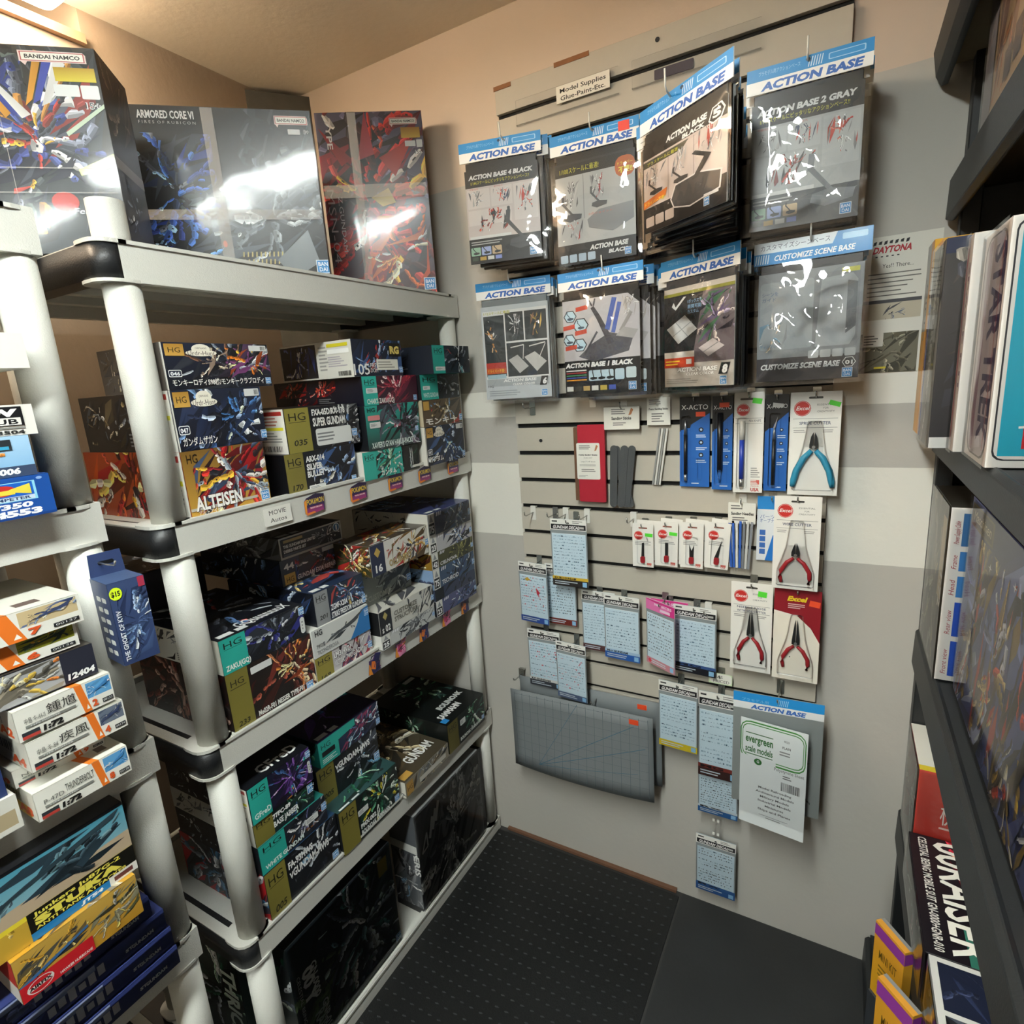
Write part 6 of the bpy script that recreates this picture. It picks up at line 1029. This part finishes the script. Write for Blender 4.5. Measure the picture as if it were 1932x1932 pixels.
def f_fly(p):
    p.rect(0, 0, 1, 1, '#d9d6cc'); p.text('DAYTONA', .12, .885, .045, '#b03038', .5, shear=.25, bold=.05)
    for k in range(7): p.poly([(.12 + k * .07, .94 + .008 * (k % 2)), (.16 + k * .07, .945), (.17 + k * .07, .97), (.13 + k * .07, .965)], '#26262a')
    for k in range(5): p.rect(.16 + k * .07, .855, .19 + k * .07, .863, '#26262a')
    p.text('Yes!! There...', .26, .775, .03, '#3a3a38', .4); p.bars(.08, .56, .82, .75, 6, '#6a6862', .25); p.rect(.04, .52, .8, .545, '#4a4a4e'); p.rect(.04, .4, .8, .52, '#b9b09c'); p.art(.3, .4, .6, .52, ['#8a8d98', '#4a4a50', '#6a7080'], 14)
    p.rect(.03, 0, .8, .3, '#6e6a5a'); p.art(.03, 0, .8, .3, ['#6a6656', '#8a8672', '#55513f', '#a39c86', '#3f3c30'], 40); p.rr(.06, .2, .34, .3, '#d9d6cc', .05); p.bars(.08, .21, .3, .29, 4, '#6a6862'); p.rect(.24, .03, .4, .045, '#d8c63a')
p = Pr(.132, .268, 6); f_fly(p); p.build('flyer_print', M['paper'], fl, 'F', 0)

# ---------------------------------------------------------------- black steel shelving on the right
RX, RB = .165, .62
ru = empty('shelving_unit', (.39, .4, 0)); tag(ru, 'black steel shelving along the right-hand side', 'shelving')
def rbox(name, x0, y0, z0, x1, y1, z1, m, par=ru, bevel=.002):
    o = MB().box(x0 - .39, y0 - .4, z0, x1 - .39, y1 - .4, z1).build(name, m, par, bevel); return o
for x in (RX + .008, RB - .03):
    for y in (1.424, -.56): rbox('upright', x, y, 0, x + .03, y + .035, 2.4, M['rack'])
for zt, lip, x0 in ((.10, .08, .12), (.50, .085, RX), (.962, .082, RX), (1.402, .046, RX), (1.872, .075, .152)):
    s = rbox('shelf', x0 + .014, -.6, zt - .03, RB, 1.462, zt - .002, M['rack'])
    pts = [(x0 - .39, zt - lip), (x0 - .39 + .012, zt - lip - .004), (x0 - .39 + .018, zt - lip), (x0 - .39 + .018, zt - .002), (x0 - .39 + .01, zt + .002), (x0 - .39 + .002, zt - .006)]
    MB().prism([(p[0], p[1]) for p in pts], -1.0, 1.05, 'y').build('front_lip', M['rack'], s, .0015)
s = rbox('shelf', .135, -.6, 2.062, RB, 1.462, 2.09, M['beige'])
MB().prism([(.112 - .39, 2.085), (.118 - .39, 2.045), (.128 - .39, 2.028), (.138 - .39, 2.03), (.134 - .39, 2.06), (.122 - .39, 2.09)], -1.0, 1.05, 'y', True).build('front_lip', M['rack'], s)
rbox('side_plate', RX + .04, 1.452, 0, RB, 1.462, 2.4, M['rack'])
def KR(label, x, y0, y1, z, h, d, body, F=None, R=None, T=None, name='boxed_kit', cat='box', film=True, rz=-90, group=None):
    """faces the aisle (towards -x); its end towards the viewer is the right face"""
    o = carton(name, label, cat, (x, y1, z), rz, y1 - y0, d, h, body, F, None, T, R, film, group)
    if film:
        f2 = link('shrink_wrap', film_mesh('shrink_wrap', d, h, .0016, nseed(), 10, 18, -.003, 12.0), M['film'], o); f2.location = (y1 - y0, 0, 0); f2.rotation_euler[2] = math.pi / 2
    return o
# eye level row
def r_teal(p):
    p.rect(0, 0, 1, 1, '#e4dfd8'); p.rr(.02, .03, .99, .985, '#2a2a30', .04); p.rr(.028, .036, .985, .98, '#e4dfd8', .04); p.rect(.045, .05, .98, .965, '#1fa6c0'); p.rect(.14, .08, .95, .31, '#c8242c'); p.text('greatest', .2, .21, .06, '#f2ece4', .6, shear=.3, bold=.04); p.text('Hits', .35, .12, .06, '#f2ece4', .4, shear=.3, bold=.04); p.line(.12, .17, .6, .2, .003, '#f2ece4'); p.ell(.18, .1, .02, .012, '#e8a0a0')
def f_trek(p):
    p.rect(0, 0, 1, 1, '#e0d8d4'); p.rr(.06, .02, .94, .98, '#4a4048', .1); p.rr(.1, .028, .9, .972, '#c4bcc4', .1); p.rect(.2, .04, .34, .96, '#8a6a84'); p.text('STAR TREK', .5, .93, .42, '#34305a', .84, rot=-90, bold=.06); p.bars(.62, .1, .68, .9, 0, '#fff') if False else None; p.line(.8, .06, .8, .94, .003, '#a83a44')
KR('white-framed teal and red boxed set nearest the viewer at eye level', .164, .937, 1.085, 1.4025, .3, .24, '#ddd8d0', f_trek, r_teal)
KR('slim white boxed kit wrapped in clear film next to the teal set', .15, 1.089, 1.13, 1.4025, .31, .24, '#d9d6d0', lambda p: (p.rect(0, 0, 1, 1, '#d4ccc8'), p.rect(.1, .05, .3, .95, '#a8485a'), p.rect(.4, .04, .46, .96, '#8a7a90'), p.text('SPACE KIT', .62, .88, .25, '#5a4a68', .6, rot=-90, bold=.03)), lambda p: (p.rect(0, 0, 1, 1, '#dcd8d2'), p.rr(.06, .05, .9, .96, '#2a2a30', .04), p.rect(.09, .07, .9, .94, '#8a3a8a')))
def r_usps(p): p.rect(0, 0, 1, 1, '#2b2a2e', '#3a3634'); p.rect(0, .93, 1, 1, '#1c2440'); p.art(.05, .2, 1, .95, ['#4a423c', '#2a2826', '#6a6056', '#8d857a', '#c9c4bc', '#3a3a40'], 60); p.ell(.75, .82, .3, .06, '#b8322c'); p.text('AMT', .7, .8, .04, '#e9e4de', .3, 'C', bold=.06, shear=.2); p.ell(.8, .52, .35, .11, '#7a7068'); p.ell(.8, .52, .28, .085, '#5a524c'); p.rect(0, 0, 1, .055, '#dedcd8'); p.rr(.3, .0, 1, .14, '#e4e2de', .2); p.text('USS', .55, .07, .03, '#26262a', .22, 'C', bold=.02)
KR('dark boxed kit with a white corner tab, wrapped in shiny film', .124, 1.135, 1.27, 1.4025, .315, .24, '#2b2a2e', lambda p: (p.rect(0, 0, 1, 1, '#8d9090'), p.art(0, 0, 1, 1, GREYS, 30, 80), p.text('AMT RETRO', .4, .85, .2, '#e4e4e0', .6, rot=-90, bold=.04)), r_usps)
KR('tall yellow and blue boxed kit at the wall end of the eye level shelf', .128, 1.33, 1.42, 1.4025, .345, .2, '#d8962a', lambda p: (p.rect(0, 0, 1, 1, '#d8a04a'), p.rect(0, .55, 1, 1, '#a8a49c'), p.rect(.6, 0, 1, 1, '#d8902a'), p.text('GIRLS', .3, .8, .2, '#4a4a58', .3, rot=-90)), lambda p: (p.rect(0, 0, 1, 1, '#1d2f7c'), p.rect(0, .86, 1, 1, '#d8a01f'), p.rect(0, .68, 1, .86, '#dcdad6'), p.rect(0, .64, 1, .68, '#3f7fc0'), p.text('6', .3, .7, .12, '#2f4fa0', .3, bold=.02), p.text('KV', .12, .54, .04, '#f0f0ee', .25, bold=.05), p.text('BA', .12, .48, .04, '#f0f0ee', .25, bold=.05), p.ell(.5, .06, .14, .03, '#c8322c')), film=False)
# row below eye level
def r_strip(p):
    p.rect(0, 0, 1, 1, '#e2ddd6'); labels = ('Front view', 'Rear view', 'Head', 'Frame', 'Power Supply Cable')
    for k, (v0, v1, c) in enumerate(((.03, .24, '#2a52b8'), (.27, .47, '#2a52b8'), (.5, .62, '#3f7fc0'), (.65, .76, '#3f7fc0'), (.79, .97, '#3a6a9a'))):
        p.rect(.09, v0, 1, v1, c); p.art(.14, v0 + .01, .34, v1 - .01, ['#4a5a34', '#8a9a4a', '#2a2e30', '#6a7084', '#b9a86a', '#3a4a60'], 14); p.text(labels[k], .075, v0 + .01, .04, '#a83a44', (v1 - v0) * .7, rot=90, shear=.2)
KR('boxed kit whose end shows a strip of blue photographs, under eye level at the wall', .174, 1.21, 1.42, .9645, .325, .2, '#35322c', lambda p: (p.rect(0, 0, 1, 1, '#3a362e'), p.art(0, 0, 1, 1, ['#55503f', '#2a2721', '#7a7358', '#8d8a80', '#a8945a'], 60, 80), p.rect(.72, .45, .9, .92, '#c9b48a'), p.text('1:72', .8, .6, .12, '#e9e4da', .2, rot=-90, bold=.04)), r_strip)
def f_big(p):
    p.rect(0, 0, 1, 1, '#4a5590', '#6f7db4'); p.art(0, 0, 1, 1, ['#33407a', '#6a7ab0', '#a8b4d8', '#2a3060', '#8a94bc'], 40, size=1.4); p.art(.0, 0, 1, .9, ['#b99a4a', '#d9c084', '#8a7438', '#e9e2cc', '#5a5040', '#3a3430', '#c9cfe0', '#c8452a', '#e0b83a'], 60, 60, cx=.45, cy=.45, size=.4); [p.art(.02 + .16 * k, .0, .2 + .16 * k, .86, ['#b99a4a', '#d9c084', '#8a7438', '#e9e2cc', '#5a5040', '#3a3430', '#c9cfe0', '#55619a', '#6f7db4', '#c8452a'], 70, 65, .4, size=.9) for k in range(6)]
    p.rect(.02, .88, .2, .985, '#6a5a34'); p.rect(.03, .89, .19, .975, '#3a3428'); p.text('Maschinen', .11, .91, .05, '#d9cfa8', .14, 'C', shear=.2)
    for k in range(5): u, v = .2 + .15 * k, .8 + .05 * (k % 2); p.poly([(u - .012, v), (u, v - .004), (u + .012, v), (u, v + .004)], '#f0f2f8'); p.poly([(u, v - .02), (u + .003, v), (u, v + .02), (u - .003, v)], '#f0f2f8')
KR('large film-wrapped kit box with blue sky and golden picture on the right shelving', .2, .3, 1.192, .9645, .35, .14, '#3f4a80', f_big, None, lambda p: (p.rect(0, 0, 1, 1, '#2a2418'), p.art(0, 0, 1, 1, BRASS + DARKS, 60)))
# lower row
KR('red kit box with a white barcode lid at the wall end of the lower shelf', .172, 1.247, 1.42, .5025, .243, .2, '#b8322a', lambda p: (p.rect(0, 0, 1, 1, '#8d6a60'), p.art(0, 0, 1, 1, ['#8a3a34', '#a89a94', '#6a5a54', '#c9c4c0'], 30)), lambda p: (p.rect(0, 0, 1, 1, '#b3261f', '#d0483a'), p.text('機動戦士', .2, .55, .16, '#f0e4dc', .7), p.bars(.2, .48, .9, .52, 1, '#e8c8c0')), lambda p: (p.rect(0, 0, 1, 1, '#e2dfd4'), p.rect(.9, 0, 1, 1, '#d8c03a'), p.barcode(.05, .2, .3, .6), p.bars(.35, .1, .85, .9, 6, '#8a8880')))
def t_raiser(p):
    p.rect(0, 0, 1, 1, '#171319'); p.art(0, .3, 1, 1, ['#2f6a5a', '#8aa89a', '#b8243a', '#5a0f1c', '#d9d0cc', '#e0763a', '#15151a'], 70, 10); p.text('00RAISER', .03, .2, .3, '#ebe9de', .94, bold=.025); p.text('CELESTIAL BEING MOBILE SUIT GN-0000+GNR-010', .03, .07, .07, '#dcdad2', .94, bold=.03)
KR('dark kit box with huge pale sideways lettering on the lower shelf', .164, .96, 1.243, .5025, .098, .2, '#1c171c', lambda p: (p.rect(0, 0, 1, 1, '#4a4048'), p.art(0, 0, 1, 1, GREYS + PINKS, 40)), None, t_raiser)
KR('dark blue boxed kit with a white frame below the sideways lettering box', .168, .74, .955, .5025, .1, .2, '#23283c', lambda p: (p.rect(0, 0, 1, 1, '#c9c9c4'), p.rect(.05, .1, .95, .9, '#1c2236'), p.art(.05, .1, .95, .9, BLUES, 40)), None, lambda p: (p.rect(0, 0, 1, 1, '#c9c9c4'), p.rect(.04, .05, .42, .9, '#1a2034'), p.art(.04, .05, .42, .9, ['#2a3350', '#8f9fc0', '#1a2034', '#e4e8f0'], 20), p.rect(.46, .05, .98, .95, '#26262c'), p.art(.46, .05, .98, .95, DARKS + ['#c8322a', '#e8a0a0'], 40)))
# yellow packages at floor level, on the base shelf edge
def f_yel(p):
    p.rect(0, 0, 1, 1, '#d8a01c', '#dc9a30'); p.rect(0, .82, 1, .97, '#8f3a98'); p.text('MINI KIT', .5, .55, .12, '#5a4410', .6, 'C', rot=0, bold=.02); p.bars(.2, .3, .8, .48, 3, '#8a6a1c'); p.ell(.3, .2, .08, .05, '#6a5214'); p.ell(.3, .2, .05, .03, '#dcae3a')
for x, y, z, h, rz, lab, lab2 in ((.108, 1.095, .335, .165, -51.5, 'yellow package with a purple stripe nearest the wall, low on the right', 'dark carton with a green flash under the yellow package by the wall'), (.106, .974, .3, .2, -47, 'yellow package with a purple stripe nearer the viewer, low on the right', 'dark carton with a green flash under the nearer yellow package')):
    carton('toy_package', lab, 'package', (x, y, z), rz, .068, .018, h, '#cf9a1f', f_yel, None, lambda p: (p.rect(0, 0, 1, 1, '#dc9a38'), p.rect(0, .6, 1, 1, '#8a8a88')), lambda p: (p.rect(0, 0, 1, 1, '#dca030'), p.rect(0, .82, 1, .97, '#8f3a98')), False, 'yellow packages')
    carton('toy_carton', lab2, 'carton', (x - .004, y - .002, .1035), rz, .075, .03, z - .1045, '#3a3c3e', lambda p: (p.rect(0, 0, 1, 1, '#33363a'), p.poly([(.0, .05), (.6, .0), (.6, .45), (0, .6)], '#7fbe2a')), None, None, None, False)
# high shelves
KR('tan collage box with a framed dark end on the high right shelf', .165, .98, 1.24, 1.8745, .182, .3, '#b39a78', lambda p: (p.rect(0, 0, 1, 1, '#bfa584'), p.art(.3, .1, .98, .95, ['#b5652f', '#c98a5a', '#8a5a3a', '#d9c4a4', '#6a4a48', '#a87a50'], 40, 70), p.rect(0, 0, .25, 1, '#8d8a94'), p.rect(.55, .12, .7, .32, '#4a3c44'), p.rect(.75, .15, .9, .38, '#4a3c44')), lambda p: (p.rect(0, 0, 1, 1, '#c9c4cc'), p.rect(.06, .03, .97, .97, '#2a3448'), p.rect(.06, .5, .97, .97, '#3f6a9a'), p.art(.1, .05, .95, .95, BLUES, 40)))
KR('violet film-wrapped package up on the highest right shelf near the wall', .13, 1.24, 1.42, 2.092, .2, .12, '#5a4668', lambda p: (p.rect(0, 0, 1, 1, '#6a5478'), p.art(0, 0, 1, 1, ['#8a6a98', '#b890a8', '#5a4668', '#c9b0c0'], 40)))
KR('olive package with yellow stripes up on the highest right shelf', .13, 1.0, 1.225, 2.092, .2, .12, '#3a3c28', lambda p: (p.rect(0, 0, 1, 1, '#3f4030'), [p.poly([(.1 + .2 * k, .0), (.18 + .2 * k, 0), (.34 + .2 * k, .5), (.26 + .2 * k, .5)], '#b8b46a') for k in range(4)]))
